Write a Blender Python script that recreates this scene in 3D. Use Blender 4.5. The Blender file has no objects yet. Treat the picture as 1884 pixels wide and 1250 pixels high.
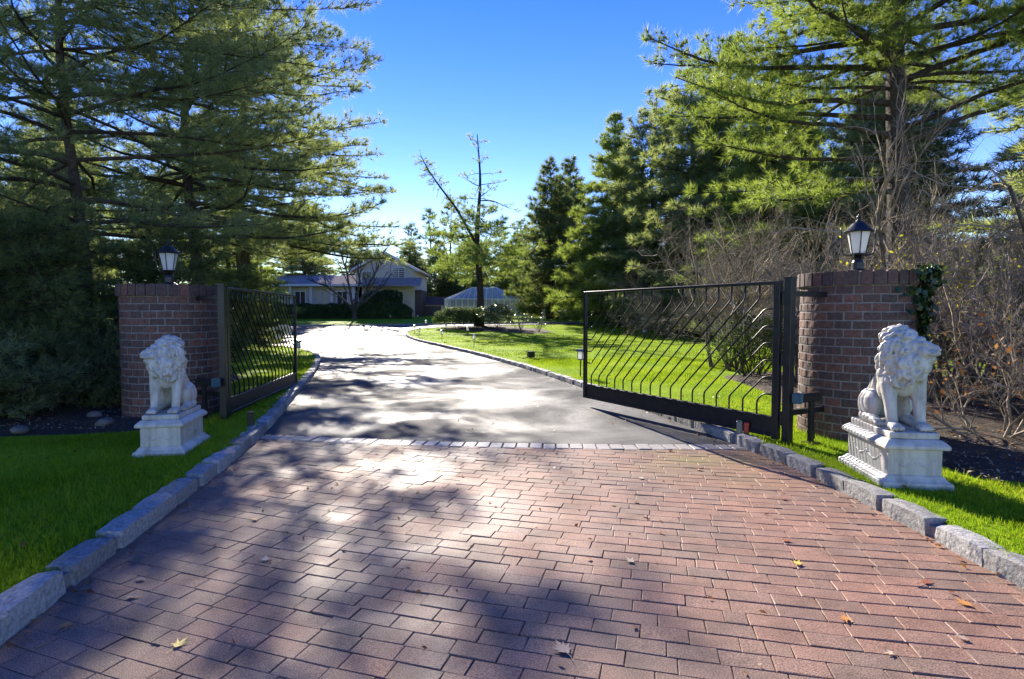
import bpy, bmesh, math, random
import numpy as np
from mathutils import Vector, Matrix, Euler

# ------------------------------------------------------------------ camera, sky, sun, exposure
SC = bpy.context.scene
COL = SC.collection
CAMH = 1.5
SUN_AZ, SUN_EL = math.radians(-17.0), math.radians(25.6)      # azimuth from +Y towards +X

cam = bpy.data.cameras.new('camera')
cam_o = bpy.data.objects.new('camera', cam); COL.objects.link(cam_o)
cam.sensor_width = 36.0
cam.lens = 1045.0 / 1884.0 * 36.0
cam.clip_start, cam.clip_end = 0.05, 3000
cam_o.location = (0, 0, CAMH)
cam_o.rotation_euler = (math.radians(90) - math.atan(47 / 1045.0), 0, 0)
SC.camera = cam_o

w = bpy.data.worlds.new('World'); SC.world = w; w.use_nodes = True
nt = w.node_tree; nt.nodes.clear()
sky = nt.nodes.new('ShaderNodeTexSky'); sky.sky_type = 'NISHITA'; sky.sun_disc = False
sky.sun_elevation = SUN_EL; sky.sun_rotation = SUN_AZ
sky.altitude = 0; sky.air_density = 0.9; sky.dust_density = 0.0; sky.ozone_density = 0.5
hsv = nt.nodes.new('ShaderNodeHueSaturation'); hsv.inputs['Saturation'].default_value = 1.5
hsv.inputs['Hue'].default_value = 0.534
bg = nt.nodes.new('ShaderNodeBackground'); bg.inputs['Strength'].default_value = 0.060
wo = nt.nodes.new('ShaderNodeOutputWorld')
nt.links.new(sky.outputs[0], hsv.inputs['Color']); nt.links.new(hsv.outputs[0], bg.inputs[0])
nt.links.new(bg.outputs[0], wo.inputs[0])

sun = bpy.data.lights.new('sun', 'SUN'); sun.energy = 2.65; sun.angle = math.radians(0.53); sun.color = (1.0, 0.91, 0.77)
sun_o = bpy.data.objects.new('sun', sun); COL.objects.link(sun_o)
SV = Vector((math.sin(SUN_AZ) * math.cos(SUN_EL), math.cos(SUN_AZ) * math.cos(SUN_EL), math.sin(SUN_EL)))
sun_o.rotation_euler = SV.to_track_quat('Z', 'Y').to_euler(); sun_o.location = (-10, 30, 30)

SC.view_settings.view_transform = 'Standard'; SC.view_settings.look = 'None'
SC.view_settings.exposure = 2.38; SC.view_settings.gamma = 1.0
SC.view_settings.use_curve_mapping = False
SC.cycles.max_bounces = 14; SC.cycles.diffuse_bounces = 8; SC.cycles.transmission_bounces = 10; SC.cycles.transparent_max_bounces = 12
SC.cycles.use_denoising = True

# ------------------------------------------------------------------ helpers
GK = [(0, 0), (32, 0), (34, .03), (36, .1), (58, 1.11), (64, 1.3), (70, 1.4), (5000, 1.4)]
def g(y):
    return np.interp(y, [k[0] for k in GK], [k[1] for k in GK])
LAWN = 0.09                                                    # lawn stands this much above the drive

def nodes(name):
    m = bpy.data.materials.new(name); m.use_nodes = True
    t = m.node_tree; b = t.nodes['Principled BSDF']
    return m, t, b

def ramp(t, stops):
    r = t.nodes.new('ShaderNodeValToRGB'); e = r.color_ramp.elements
    while len(e) < len(stops): e.new(0.5)
    for i, (p, c) in enumerate(stops):
        e[i].position = p; e[i].color = (*c, 1)
    return r

def noise(t, scale, detail=4, rough=0.55, co='Object', dist=0.0):
    tc = t.nodes.new('ShaderNodeTexCoord'); n = t.nodes.new('ShaderNodeTexNoise')
    n.inputs['Scale'].default_value = scale; n.inputs['Detail'].default_value = detail
    n.inputs['Roughness'].default_value = rough; n.inputs['Distortion'].default_value = dist
    t.links.new(tc.outputs[co], n.inputs['Vector'])
    return n

def math_node(t, op, a, b=None):
    n = t.nodes.new('ShaderNodeMath'); n.operation = op
    for i, v in enumerate((a, b)):
        if v is None: continue
        if isinstance(v, (int, float)): n.inputs[i].default_value = v
        else: t.links.new(v, n.inputs[i])
    return n.outputs[0]

def mixc(t, fac, a, b, mode='MIX'):
    n = t.nodes.new('ShaderNodeMix'); n.data_type = 'RGBA'; n.blend_type = mode
    for key, v in ((0, fac), (6, a), (7, b)):
        if isinstance(v, (int, float)): n.inputs[key].default_value = v
        elif isinstance(v, tuple): n.inputs[key].default_value = (*v, 1)
        else: t.links.new(v, n.inputs[key])
    return n.outputs[2]

def maprange(t, v, a, b, c, d):
    n = t.nodes.new('ShaderNodeMapRange')
    t.links.new(v, n.inputs[0])
    for i, x in enumerate((a, b, c, d)): n.inputs[i + 1].default_value = x
    return n.outputs[0]

def bump(t, b, h, strength, dist):
    n = t.nodes.new('ShaderNodeBump'); n.inputs['Strength'].default_value = strength; n.inputs['Distance'].default_value = dist
    t.links.new(h, n.inputs['Height']); t.links.new(n.outputs[0], b.inputs['Normal'])
    return n

def simple(name, stops, scale=5, rough=0.6, bump_s=0.0, bump_d=0.01, bscale=None, metal=0.0, spec=0.5, detail=5):
    m, t, b = nodes(name)
    n = noise(t, scale, detail)
    r = ramp(t, stops); t.links.new(n.outputs[0], r.inputs[0]); t.links.new(r.outputs[0], b.inputs['Base Color'])
    b.inputs['Roughness'].default_value = rough; b.inputs['Metallic'].default_value = metal
    b.inputs['Specular IOR Level'].default_value = spec
    if bump_s:
        n2 = noise(t, bscale or scale * 4, 6); bump(t, b, n2.outputs[0], bump_s, bump_d)
    return m

def leafmat(name, a, b_, c, trans=0.4, scale=0.7, rough=0.5, tcol=1.6, spec=0.4):
    """leaf or needle: clump-sized hue variation + per-leaf variation, part of the light passes through"""
    m, t, b = nodes(name)
    n = noise(t, scale, 3, 0.6)
    geo = t.nodes.new('ShaderNodeNewGeometry')
    v = math_node(t, 'ADD', math_node(t, 'MULTIPLY', n.outputs[0], 0.65), math_node(t, 'MULTIPLY', geo.outputs['Random Per Island'], 0.4))
    r = ramp(t, [(0.25, a), (0.5, b_), (0.8, c)]); t.links.new(v, r.inputs[0])
    t.links.new(r.outputs[0], b.inputs['Base Color'])
    b.inputs['Roughness'].default_value = rough; b.inputs['Specular IOR Level'].default_value = spec
    tr = t.nodes.new('ShaderNodeBsdfTranslucent')
    tc = mixc(t, 1.0, r.outputs[0], (tcol, tcol * 1.0, tcol * 0.5), 'MULTIPLY')
    t.links.new(tc, tr.inputs[0])
    mx = t.nodes.new('ShaderNodeMixShader'); mx.inputs[0].default_value = trans
    out = t.nodes['Material Output']
    t.links.new(b.outputs[0], mx.inputs[1]); t.links.new(tr.outputs[0], mx.inputs[2]); t.links.new(mx.outputs[0], out.inputs[0])
    return m

def tag(o, label=None, cat=None, group=None, kind=None):
    if label: o['label'] = label
    if cat: o['category'] = cat
    if group: o['group'] = group
    if kind: o['kind'] = kind
    return o

def link(name, me, parent=None, loc=(0, 0, 0), rot=(0, 0, 0)):
    o = bpy.data.objects.new(name, me); COL.objects.link(o)
    o.location = loc; o.rotation_euler = rot
    if parent is not None: o.parent = parent
    return o

def empty(name, loc, rz=0.0, label=None, cat=None, group=None, kind=None):
    o = bpy.data.objects.new(name, None); COL.objects.link(o)
    o.location = loc; o.rotation_euler = (0, 0, rz); o.empty_display_size = 0.2
    return tag(o, label, cat, group, kind)

def np_mesh(name, V, F, mat, smooth=False):
    V = np.asarray(V, dtype=np.float32); F = np.asarray(F, dtype=np.int32); k = F.shape[1]
    me = bpy.data.meshes.new(name)
    me.vertices.add(len(V)); me.vertices.foreach_set('co', V.ravel())
    me.loops.add(F.size); me.loops.foreach_set('vertex_index', F.ravel())
    me.polygons.add(len(F))
    me.polygons.foreach_set('loop_start', np.arange(0, F.size, k, dtype=np.int32))
    if smooth: me.polygons.foreach_set('use_smooth', np.ones(len(F), dtype=bool))
    me.update(calc_edges=True)
    if mat: me.materials.append(mat)
    return me

class MB:
    def __init__(s): s.v = []; s.f = []
    def poly(s, pts, faces):
        k = len(s.v); s.v += [tuple(p) for p in pts]; s.f += [tuple(i + k for i in fc) for fc in faces]; return s
    def box(s, c, d, rz=0.0, top=1.0):
        x, y, z = d[0] / 2, d[1] / 2, d[2] / 2; pts = []
        for sz in (-1, 1):
            q = top if sz > 0 else 1.0
            for sx, sy in ((-1, -1), (1, -1), (1, 1), (-1, 1)):
                px, py = sx * x * q, sy * y * q
                pts.append((c[0] + px * math.cos(rz) - py * math.sin(rz), c[1] + px * math.sin(rz) + py * math.cos(rz), c[2] + sz * z))
        return s.poly(pts, [(3, 2, 1, 0), (4, 5, 6, 7), (0, 1, 5, 4), (1, 2, 6, 5), (2, 3, 7, 6), (3, 0, 4, 7)])
    def rings(s, rs, closed_ends=True):
        n = len(rs[0]); k = len(s.v)
        for r in rs: s.v += [tuple(p) for p in r]
        for i in range(len(rs) - 1):
            for j in range(n):
                a, b = k + i * n + j, k + i * n + (j + 1) % n
                s.f.append((a, b, b + n, a + n))
        if closed_ends:
            s.f.append(tuple(k + j for j in reversed(range(n))))
            s.f.append(tuple(k + (len(rs) - 1) * n + j for j in range(n)))
        return s
    def lathe(s, prof, seg=16, c=(0, 0), a0=0.0):
        return s.rings([[(c[0] + r * math.cos(a0 + 2 * math.pi * j / seg), c[1] + r * math.sin(a0 + 2 * math.pi * j / seg), z) for j in range(seg)] for r, z in prof])
    def rect(s, prof, hx, hy):
        return s.rings([[(-hx - o, -hy - o, z), (hx + o, -hy - o, z), (hx + o, hy + o, z), (-hx - o, hy + o, z)] for o, z in prof])
    def tube(s, pts, rad, seg=8):
        pts = [Vector(p) for p in pts]; rs = []
        if isinstance(rad, (int, float)): rad = [rad] * len(pts)
        u = None
        for i, p in enumerate(pts):
            d = (pts[min(i + 1, len(pts) - 1)] - pts[max(i - 1, 0)])
            if d.length < 1e-9: d = Vector((0, 0, 1))
            d.normalize()
            if u is None:
                u = d.orthogonal().normalized()
            else:
                u = (u - d * u.dot(d))
                u = u.normalized() if u.length > 1e-6 else d.orthogonal().normalized()
            v = d.cross(u)
            rs.append([p + (u * math.cos(2 * math.pi * j / seg) + v * math.sin(2 * math.pi * j / seg)) * rad[i] for j in range(seg)])
        return s.rings(rs)
    def ball(s, c, r, seg=12, rin=8, R=None):
        r = (r, r, r) if isinstance(r, (int, float)) else r
        k = len(s.v)
        P = [(0, 0, -1)]
        for i in range(1, rin):
            a = math.pi * i / rin
            for j in range(seg):
                P.append((math.sin(a) * math.cos(2 * math.pi * j / seg), math.sin(a) * math.sin(2 * math.pi * j / seg), -math.cos(a)))
        P.append((0, 0, 1))
        for p in P:
            q = Vector((p[0] * r[0], p[1] * r[1], p[2] * r[2]))
            if R is not None: q = R @ q
            s.v.append((c[0] + q.x, c[1] + q.y, c[2] + q.z))
        for j in range(seg):
            s.f.append((k, k + 1 + (j + 1) % seg, k + 1 + j))
            for i in range(rin - 2):
                a = k + 1 + i * seg + j; b = k + 1 + i * seg + (j + 1) % seg
                s.f.append((a, b, b + seg, a + seg))
            a = k + 1 + (rin - 2) * seg
            s.f.append((a + j, a + (j + 1) % seg, len(s.v) - 1))
        return s
    def mesh(s, name, mat, smooth=False, bevel=0.0, segs=1):
        me = bpy.data.meshes.new(name); me.from_pydata(s.v, [], s.f); me.update()
        bm = bmesh.new(); bm.from_mesh(me)
        bmesh.ops.recalc_face_normals(bm, faces=bm.faces)
        if bevel:
            bmesh.ops.bevel(bm, geom=[e for e in bm.edges if e.is_manifold and e.calc_face_angle(0) > 0.5], offset=bevel, segments=segs, affect='EDGES', clamp_overlap=True)
        bm.to_mesh(me); bm.free()
        if smooth:
            for p in me.polygons: p.use_smooth = True
        if mat: me.materials.append(mat)
        return me
    def build(s, name, mat, parent=None, loc=(0, 0, 0), rot=(0, 0, 0), smooth=False, bevel=0.0, segs=1):
        return link(name, s.mesh(name, mat, smooth, bevel, segs), parent, loc, rot)

def copy_tree(o, parent=None):
    c = o.copy(); COL.objects.link(c); c.parent = parent
    for ch in o.children: copy_tree(ch, c)
    return c

def norm(a): return a / np.maximum(np.linalg.norm(a, axis=-1, keepdims=True), 1e-9)

def seg_tubes(S, sides=4):
    """S: (n, 8) p0 p1 r0 r1 -> vertices, quads of open tubes"""
    S = np.asarray(S, dtype=np.float64); n = len(S)
    d = norm(S[:, 3:6] - S[:, 0:3]); ref = np.where(np.abs(d[:, 2:3]) > 0.9, [[1., 0, 0]], [[0, 0, 1.]])
    u = norm(np.cross(d, ref)); v = np.cross(d, u)
    a = np.arange(sides) * 2 * math.pi / sides
    ring = u[:, None, :] * np.cos(a)[None, :, None] + v[:, None, :] * np.sin(a)[None, :, None]
    V = np.concatenate([S[:, None, 0:3] + ring * S[:, 6][:, None, None], S[:, None, 3:6] + ring * S[:, 7][:, None, None]], axis=1)
    j = np.arange(sides); q = np.stack([j, (j + 1) % sides, (j + 1) % sides + sides, j + sides], axis=1)
    F = (np.arange(n) * 2 * sides)[:, None, None] + q[None]
    return V.reshape(-1, 3), F.reshape(-1, 4)

def blades(P, D, k, length, width, spread, rng, up=0.0, back=0.0):
    """k thin pointed blades from every point P round the direction D"""
    n = len(P); Pk = np.repeat(P, k, axis=0); Dk = np.repeat(D, k, axis=0)
    d = norm(Dk + rng.normal(size=(n * k, 3)) * spread + [0, 0, up])
    L = length * rng.uniform(0.65, 1.15, (n * k, 1))
    sd = norm(np.cross(d, rng.normal(size=(n * k, 3)))) * width * 0.5 * rng.uniform(.7, 1.3, (n * k, 1))
    b = Pk - Dk * back * rng.uniform(0, 1, (n * k, 1))
    V = np.stack([b - sd, b + sd, b + d * L], axis=1).reshape(-1, 3)
    return V, np.arange(n * k * 3).reshape(-1, 3)

def leaves(P, N, size, rng, aspect=0.55, jitter=0.6):
    """diamond leaves at P, facing about N"""
    n = len(P); nn = norm(N + rng.normal(size=(n, 3)) * jitter); u = norm(np.cross(nn, rng.normal(size=(n, 3)))); v = np.cross(nn, u)
    s = size * rng.uniform(.6, 1.25, (n, 1))
    V = np.stack([P - u * s * .5, P + v * s * aspect * .5 + nn * s * .08, P + u * s * .5, P - v * s * aspect * .5 + nn * s * .08], axis=1).reshape(-1, 3)
    return V, np.arange(n * 4).reshape(-1, 4)

def grow(P, D, L, R, gens, rng, ns=5, wander=0.18, up=0.05, kids=(5, 5, 4), ang=0.7, lf=0.55, rf=0.55, start=0.25, taper=0.45, upk=0.15, flat=1.0):
    """branching growth, one generation at a time; returns segments, last tips and their directions"""
    P, D, L, R = (np.asarray(x, float) for x in (P, D, L, R))
    out = []; tips = None
    for gi in range(gens):
        p = P.copy(); d = norm(D); pts = [p.copy()]; dirs = [d.copy()]
        if gi == gens - 1 and gi > 0: ns = max(2, ns // 2)
        for s in range(ns):
            d = norm(d + rng.normal(size=d.shape) * wander * [1, 1, flat] + [0, 0, up])
            q = p + d * (L / ns)[:, None]
            f0, f1 = 1 - (1 - taper) * s / ns, 1 - (1 - taper) * (s + 1) / ns
            out.append(np.concatenate([p, q, (R * f0)[:, None], (R * f1)[:, None]], axis=1))
            p = q; pts.append(p.copy()); dirs.append(d.copy())
        tips = (p, d)
        if gi == gens - 1: break
        k = kids[gi]; B = len(P); pts = np.array(pts); dirs = np.array(dirs)
        bi = np.repeat(np.arange(B), k); f = rng.uniform(start, 1.0, B * k) * ns
        i0 = np.minimum(f.astype(int), ns - 1); fr = (f - i0)[:, None]
        P2 = pts[i0, bi] * (1 - fr) + pts[i0 + 1, bi] * fr; d0 = dirs[i0 + 1, bi]
        side = norm(np.cross(d0, rng.normal(size=d0.shape)) * [1, 1, flat] + [0, 0, 1e-6])
        a = ang * rng.uniform(.6, 1.35, B * k)[:, None]
        D2 = norm(d0 * np.cos(a) + side * np.sin(a) + [0, 0, upk])
        P, D = P2, D2
        L2 = L[bi] * lf * rng.uniform(.55, 1.25, B * k) * (1.15 - .5 * f / ns)
        R = np.maximum(R[bi] * rf * (1 - .5 * f / ns), 0.0012); L = L2
    return np.concatenate(out), tips

# ------------------------------------------------------------------ materials
def m_paver():
    m, t, b = nodes('paver_brick')
    oi = t.nodes.new('ShaderNodeObjectInfo'); geo = t.nodes.new('ShaderNodeNewGeometry')
    rnd = math_node(t, 'FRACT', math_node(t, 'ADD', oi.outputs['Random'], geo.outputs['Random Per Island']))
    n1 = noise(t, 1.1, 3, co='Generated'); n1 = t.nodes.new('ShaderNodeTexNoise'); n1.inputs['Scale'].default_value = 0.75; n1.inputs['Detail'].default_value = 4
    t.links.new(geo.outputs['Position'], n1.inputs['Vector'])
    v = math_node(t, 'ADD', math_node(t, 'MULTIPLY', rnd, 0.25), math_node(t, 'MULTIPLY', n1.outputs[0], 0.75))
    r = ramp(t, [(0.2, (.165, .115, .088)), (0.42, (.215, .135, .100)), (0.6, (.265, .148, .104)), (0.85, (.295, .155, .104))]); t.links.new(v, r.inputs[0])
    gr = t.nodes.new('ShaderNodeTexNoise'); gr.inputs['Scale'].default_value = 150; gr.inputs['Detail'].default_value = 3
    t.links.new(geo.outputs['Position'], gr.inputs['Vector'])
    spk = maprange(t, gr.outputs[0], .35, .68, .55, 1.5)
    c = mixc(t, 1.0, r.outputs[0], spk, 'MULTIPLY')
    # old stains and worn wheel paths
    st = t.nodes.new('ShaderNodeTexNoise'); st.inputs['Scale'].default_value = 3.2; st.inputs['Detail'].default_value = 9; st.inputs['Roughness'].default_value = .68
    t.links.new(geo.outputs['Position'], st.inputs['Vector'])
    c = mixc(t, 1.0, c, maprange(t, st.outputs[0], .34, .60, .72, 1.18), 'MULTIPLY')
    # moss towards one stretch of the edge
    ms = t.nodes.new('ShaderNodeTexNoise'); ms.inputs['Scale'].default_value = 1.6; ms.inputs['Detail'].default_value = 5
    t.links.new(geo.outputs['Position'], ms.inputs['Vector'])
    vs = t.nodes.new('ShaderNodeVectorMath'); vs.operation = 'DISTANCE'; vs.inputs[1].default_value = (1.95, 5.75, 0)
    t.links.new(geo.outputs['Position'], vs.inputs[0])
    mf = math_node(t, 'MULTIPLY', maprange(t, vs.outputs['Value'], .2, 1.1, .7, 0), maprange(t, ms.outputs[0], .35, .65, 0, 1))
    c = mixc(t, mf, c, (.17, .15, .03))
    t.links.new(c, b.inputs['Base Color'])
    wt = t.nodes.new('ShaderNodeTexNoise'); wt.inputs['Scale'].default_value = 1.3; wt.inputs['Detail'].default_value = 5; wt.inputs['Distortion'].default_value = .6
    t.links.new(geo.outputs['Position'], wt.inputs['Vector'])
    t.links.new(maprange(t, wt.outputs[0], .35, .65, .54, .80), b.inputs['Roughness'])
    b.inputs['Specular IOR Level'].default_value = .28
    bump(t, b, gr.outputs[0], .55, .004)
    return m

def m_asphalt():
    m, t, b = nodes('asphalt')
    big = noise(t, .35, 5, .6); fine = noise(t, 70, 4, .8)
    r = ramp(t, [(0.3, (.045, .045, .048)), (0.7, (.078, .077, .078))]); t.links.new(big.outputs[0], r.inputs[0])
    c = mixc(t, 1.0, r.outputs[0], maprange(t, fine.outputs[0], .3, .7, .45, 1.7), 'MULTIPLY')
    t.links.new(c, b.inputs['Base Color'])
    wet = noise(t, .55, 6, .62, dist=.5)
    # hairline cracks
    vo = t.nodes.new('ShaderNodeTexVoronoi'); vo.feature = 'DISTANCE_TO_EDGE'; vo.inputs['Scale'].default_value = .42
    tcv = t.nodes.new('ShaderNodeTexCoord'); nz = noise(t, 1.7, 5); ad = t.nodes.new('ShaderNodeVectorMath'); ad.operation = 'MULTIPLY_ADD'
    ad.inputs[1].default_value = (.9, .9, .9); t.links.new(nz.outputs['Color'], ad.inputs[0]); t.links.new(tcv.outputs['Object'], ad.inputs[2]); t.links.new(ad.outputs[0], vo.inputs['Vector'])
    ck = math_node(t, 'MULTIPLY', maprange(t, vo.outputs['Distance'], .0, .006, .75, 0), maprange(t, big.outputs[0], .42, .55, 0, 1))
    t.links.new(mixc(t, ck, c, (.012, .012, .012)), b.inputs['Base Color'])
    t.links.new(maprange(t, wet.outputs[0], .40, .60, .50, .85), b.inputs['Roughness'])
    t.links.new(maprange(t, wet.outputs[0], .40, .60, .34, .10), b.inputs['Specular IOR Level'])
    bump(t, b, fine.outputs[0], .8, .010)
    return m

def m_brick():
    m, t, b = nodes('pillar_brick')
    oi = t.nodes.new('ShaderNodeObjectInfo'); geo = t.nodes.new('ShaderNodeNewGeometry')
    rnd = math_node(t, 'FRACT', math_node(t, 'ADD', oi.outputs['Random'], geo.outputs['Random Per Island']))
    r = ramp(t, [(0.0, (.070, .045, .038)), (0.35, (.10, .056, .045)), (0.7, (.13, .062, .046)), (1.0, (.165, .075, .054))]); t.links.new(rnd, r.inputs[0])
    n = t.nodes.new('ShaderNodeTexNoise'); n.inputs['Scale'].default_value = 28; n.inputs['Detail'].default_value = 6
    t.links.new(geo.outputs['Position'], n.inputs['Vector'])
    c = mixc(t, 1.0, r.outputs[0], maprange(t, n.outputs[0], .3, .7, .6, 1.35), 'MULTIPLY')
    t.links.new(c, b.inputs['Base Color']); b.inputs['Roughness'].default_value = .8
    bump(t, b, n.outputs[0], .5, .006)
    return m

def m_lawn():
    m, t, b = nodes('lawn_turf')
    n = noise(t, .9, 7, .7); f = noise(t, 60, 3, .7)
    v = math_node(t, 'ADD', math_node(t, 'MULTIPLY', n.outputs[0], .6), math_node(t, 'MULTIPLY', f.outputs[0], .4))
    r = ramp(t, [(0.32, (.10, .165, .010)), (0.46, (.17, .28, .012)), (0.6, (.26, .37, .016)), (0.74, (.36, .40, .06))]); t.links.new(v, r.inputs[0])
    t.links.new(r.outputs[0], b.inputs['Base Color']); b.inputs['Roughness'].default_value = .8; b.inputs['Specular IOR Level'].default_value = .03
    bump(t, b, f.outputs[0], .5, .02)
    return m

MT = dict(
    paver=m_paver(), asphalt=m_asphalt(), brick=m_brick(), lawn=m_lawn(),
    sand=simple('joint_sand', [(.3, (.035, .032, .024)), (.55, (.075, .066, .045)), (.75, (.07, .08, .025))], 9, .95, .5, .01),
    soil=simple('soil', [(.3, (.018, .013, .009)), (.5, (.04, .026, .016)), (.75, (.085, .05, .028))], 5, .95, .9, .03, 22),
    wood_floor=simple('woodland_floor', [(.3, (.035, .024, .014)), (.55, (.075, .048, .026)), (.75, (.06, .07, .018))], 1.2, .95, .9, .05, 9),
    granite=simple('granite', [(.3, (.17, .163, .15)), (.5, (.29, .282, .265)), (.72, (.42, .405, .38))], 38, .75, .9, .012, 30, detail=8),
    mortar=simple('mortar', [(.3, (.15, .135, .13)), (.7, (.26, .24, .23))], 18, .9, .6, .006),
    iron=simple('black_iron', [(.3, (.010, .010, .011)), (.7, (.022, .022, .024))], 12, .38, .15, .002, 60, .2),
    marble=simple('painted_stone', [(.30, (.36, .34, .29)), (.42, (.50, .48, .43)), (.8, (.62, .60, .55))], 7, .42, .25, .004, 40, detail=8),
    marble2=simple('pedestal_stone', [(.30, (.30, .29, .24)), (.40, (.49, .47, .42)), (.8, (.60, .58, .53))], 5, .5, .2, .004, 30, detail=9),
    bark=simple('bark', [(.3, (.022, .016, .012)), (.6, (.065, .05, .038)), (.8, (.11, .09, .07))], 9, .95, 1.0, .03, 20),
    greybark=simple('grey_bark', [(.3, (.05, .042, .034)), (.7, (.15, .13, .10))], 9, .95, .6, .01, 30),
    twig=simple('twig', [(.3, (.16, .12, .085)), (.55, (.29, .235, .17)), (.8, (.42, .36, .27))], 3, .9),
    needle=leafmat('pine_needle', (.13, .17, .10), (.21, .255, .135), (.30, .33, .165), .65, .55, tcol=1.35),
    needle_lightgreen=leafmat('light_pine_needle', (.11, .16, .05), (.185, .25, .07), (.29, .34, .10), .58, .5, tcol=1.35),  # lighter, yellower green than the other needles
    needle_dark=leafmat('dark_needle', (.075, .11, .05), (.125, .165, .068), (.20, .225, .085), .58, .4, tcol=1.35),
    brownneedle=leafmat('brown_needle', (.09, .045, .02), (.16, .08, .035), (.22, .12, .05), .4, .6),
    grass=leafmat('grass_blade', (.10, .165, .010), (.20, .32, .012), (.40, .42, .07), .5, .9, .7, 1.3, .05),
    shrub=leafmat('shrub_leaf', (.03, .055, .022), (.06, .10, .034), (.12, .16, .06), .4, 1.6, .65, spec=.12),
    pale_leaf=leafmat('pale_shrub_leaf', (.05, .08, .03), (.12, .16, .07), (.26, .30, .17), .35, 1.6, .35),
    ivy=leafmat('ivy_leaf', (.012, .03, .010), (.025, .055, .016), (.05, .09, .025), .25, 3, .35),
    yellow_leaf=leafmat('yellow_leaf', (.25, .24, .02), (.38, .36, .03), (.5, .42, .05), .5, 2),
    rust_leaf=leafmat('rust_leaf', (.10, .035, .015), (.19, .075, .025), (.30, .16, .06), .4, 2),
    tan_leaf=leafmat('tan_leaf', (.16, .10, .05), (.28, .19, .11), (.42, .31, .21), .25, 9),
)

def vary(m, lo, hi):
    t = m.node_tree; b = t.nodes['Principled BSDF']; src = b.inputs['Base Color'].links[0].from_socket
    oi = t.nodes.new('ShaderNodeObjectInfo'); geo = t.nodes.new('ShaderNodeNewGeometry')
    rnd = math_node(t, 'FRACT', math_node(t, 'ADD', oi.outputs['Random'], geo.outputs['Random Per Island']))
    t.links.new(mixc(t, 1.0, src, maprange(t, rnd, 0, 1, lo, hi), 'MULTIPLY'), b.inputs['Base Color'])
vary(MT['granite'], .68, 1.25)
def streak(m, lo, sx=16, sz=1.6):
    """rain streaks and grime: stretched downwards, stained brownish grey"""
    t = m.node_tree; b = t.nodes['Principled BSDF']; src = b.inputs['Base Color'].links[0].from_socket
    tc = t.nodes.new('ShaderNodeTexCoord'); mp = t.nodes.new('ShaderNodeMapping'); mp.inputs['Scale'].default_value = (sx, sx, sz)
    n = t.nodes.new('ShaderNodeTexNoise'); n.inputs['Scale'].default_value = 1; n.inputs['Detail'].default_value = 7; n.inputs['Roughness'].default_value = .65
    t.links.new(tc.outputs['Object'], mp.inputs[0]); t.links.new(mp.outputs[0], n.inputs['Vector'])
    f = maprange(t, n.outputs[0], .36, .58, 1 - lo, 0)
    t.links.new(mixc(t, f, src, (.20, .185, .145)), b.inputs['Base Color'])
streak(MT['marble'], .45, 14, 3); streak(MT['marble2'], .45, 10, 1.5); streak(MT['mortar'], .6, 5, .6)

def frosted():
    m, t, b = nodes('frosted_glass')
    b.inputs['Base Color'].default_value = (.86, .87, .86, 1); b.inputs['Roughness'].default_value = .35
    tr = t.nodes.new('ShaderNodeBsdfTranslucent'); tr.inputs[0].default_value = (.95, .95, .93, 1)
    mx = t.nodes.new('ShaderNodeMixShader'); mx.inputs[0].default_value = .55
    t.links.new(b.outputs[0], mx.inputs[1]); t.links.new(tr.outputs[0], mx.inputs[2]); t.links.new(mx.outputs[0], t.nodes['Material Output'].inputs[0])
    return m
MT['frost'] = frosted()

def pane_glass():
    m, t, b = nodes('greenhouse_glass')
    b.inputs['Base Color'].default_value = (.62, .66, .62, 1); b.inputs['Roughness'].default_value = .18
    tr = t.nodes.new('ShaderNodeBsdfTransparent'); tr.inputs[0].default_value = (.9, .95, .92, 1)
    mx = t.nodes.new('ShaderNodeMixShader'); mx.inputs[0].default_value = .62
    t.links.new(b.outputs[0], mx.inputs[1]); t.links.new(tr.outputs[0], mx.inputs[2]); t.links.new(mx.outputs[0], t.nodes['Material Output'].inputs[0])
    return m
MT['pane'] = pane_glass()
def flat(name, c, rough=.5, metal=0.0): return simple(name, [(.3, tuple(x * .88 for x in c)), (.7, tuple(min(1, x * 1.08) for x in c))], 3, rough, metal=metal)
MT['teal'] = flat('teal_plastic', (.05, .12, .15), .4)
MT['white'] = flat('white_paint', (.72, .72, .70), .5)
MT['siding'] = flat('pale_siding', (.62, .55, .42), .85)
MT['roof'] = simple('roof_shingle', [(.3, (.25, .22, .20)), (.7, (.38, .34, .31))], 6, 1.0, .6, .02, 30, spec=.0)
MT['brownroof'] = simple('brown_shingle', [(.3, (.06, .04, .032)), (.7, (.12, .08, .065))], 6, .9, .6, .02, 30)
MT['darkglass'] = flat('window_glass', (.03, .035, .045), .08)
MT['darkwood'] = flat('dark_door', (.05, .035, .03), .5)
MT['silver'] = flat('silver_car_paint', (.55, .57, .60), .25, .6)
MT['rubber'] = flat('rubber', (.02, .02, .02), .8)
MT['red'] = flat('red_plastic', (.45, .05, .025), .5)
MT['greymetal'] = flat('grey_metal', (.16, .17, .17), .4, .5)
MT['rock'] = simple('field_stone', [(.3, (.07, .065, .055)), (.7, (.15, .14, .125))], 8, .9, .8, .02, 20)

rng = np.random.default_rng(7)
random.seed(11)
R = math.radians

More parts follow.
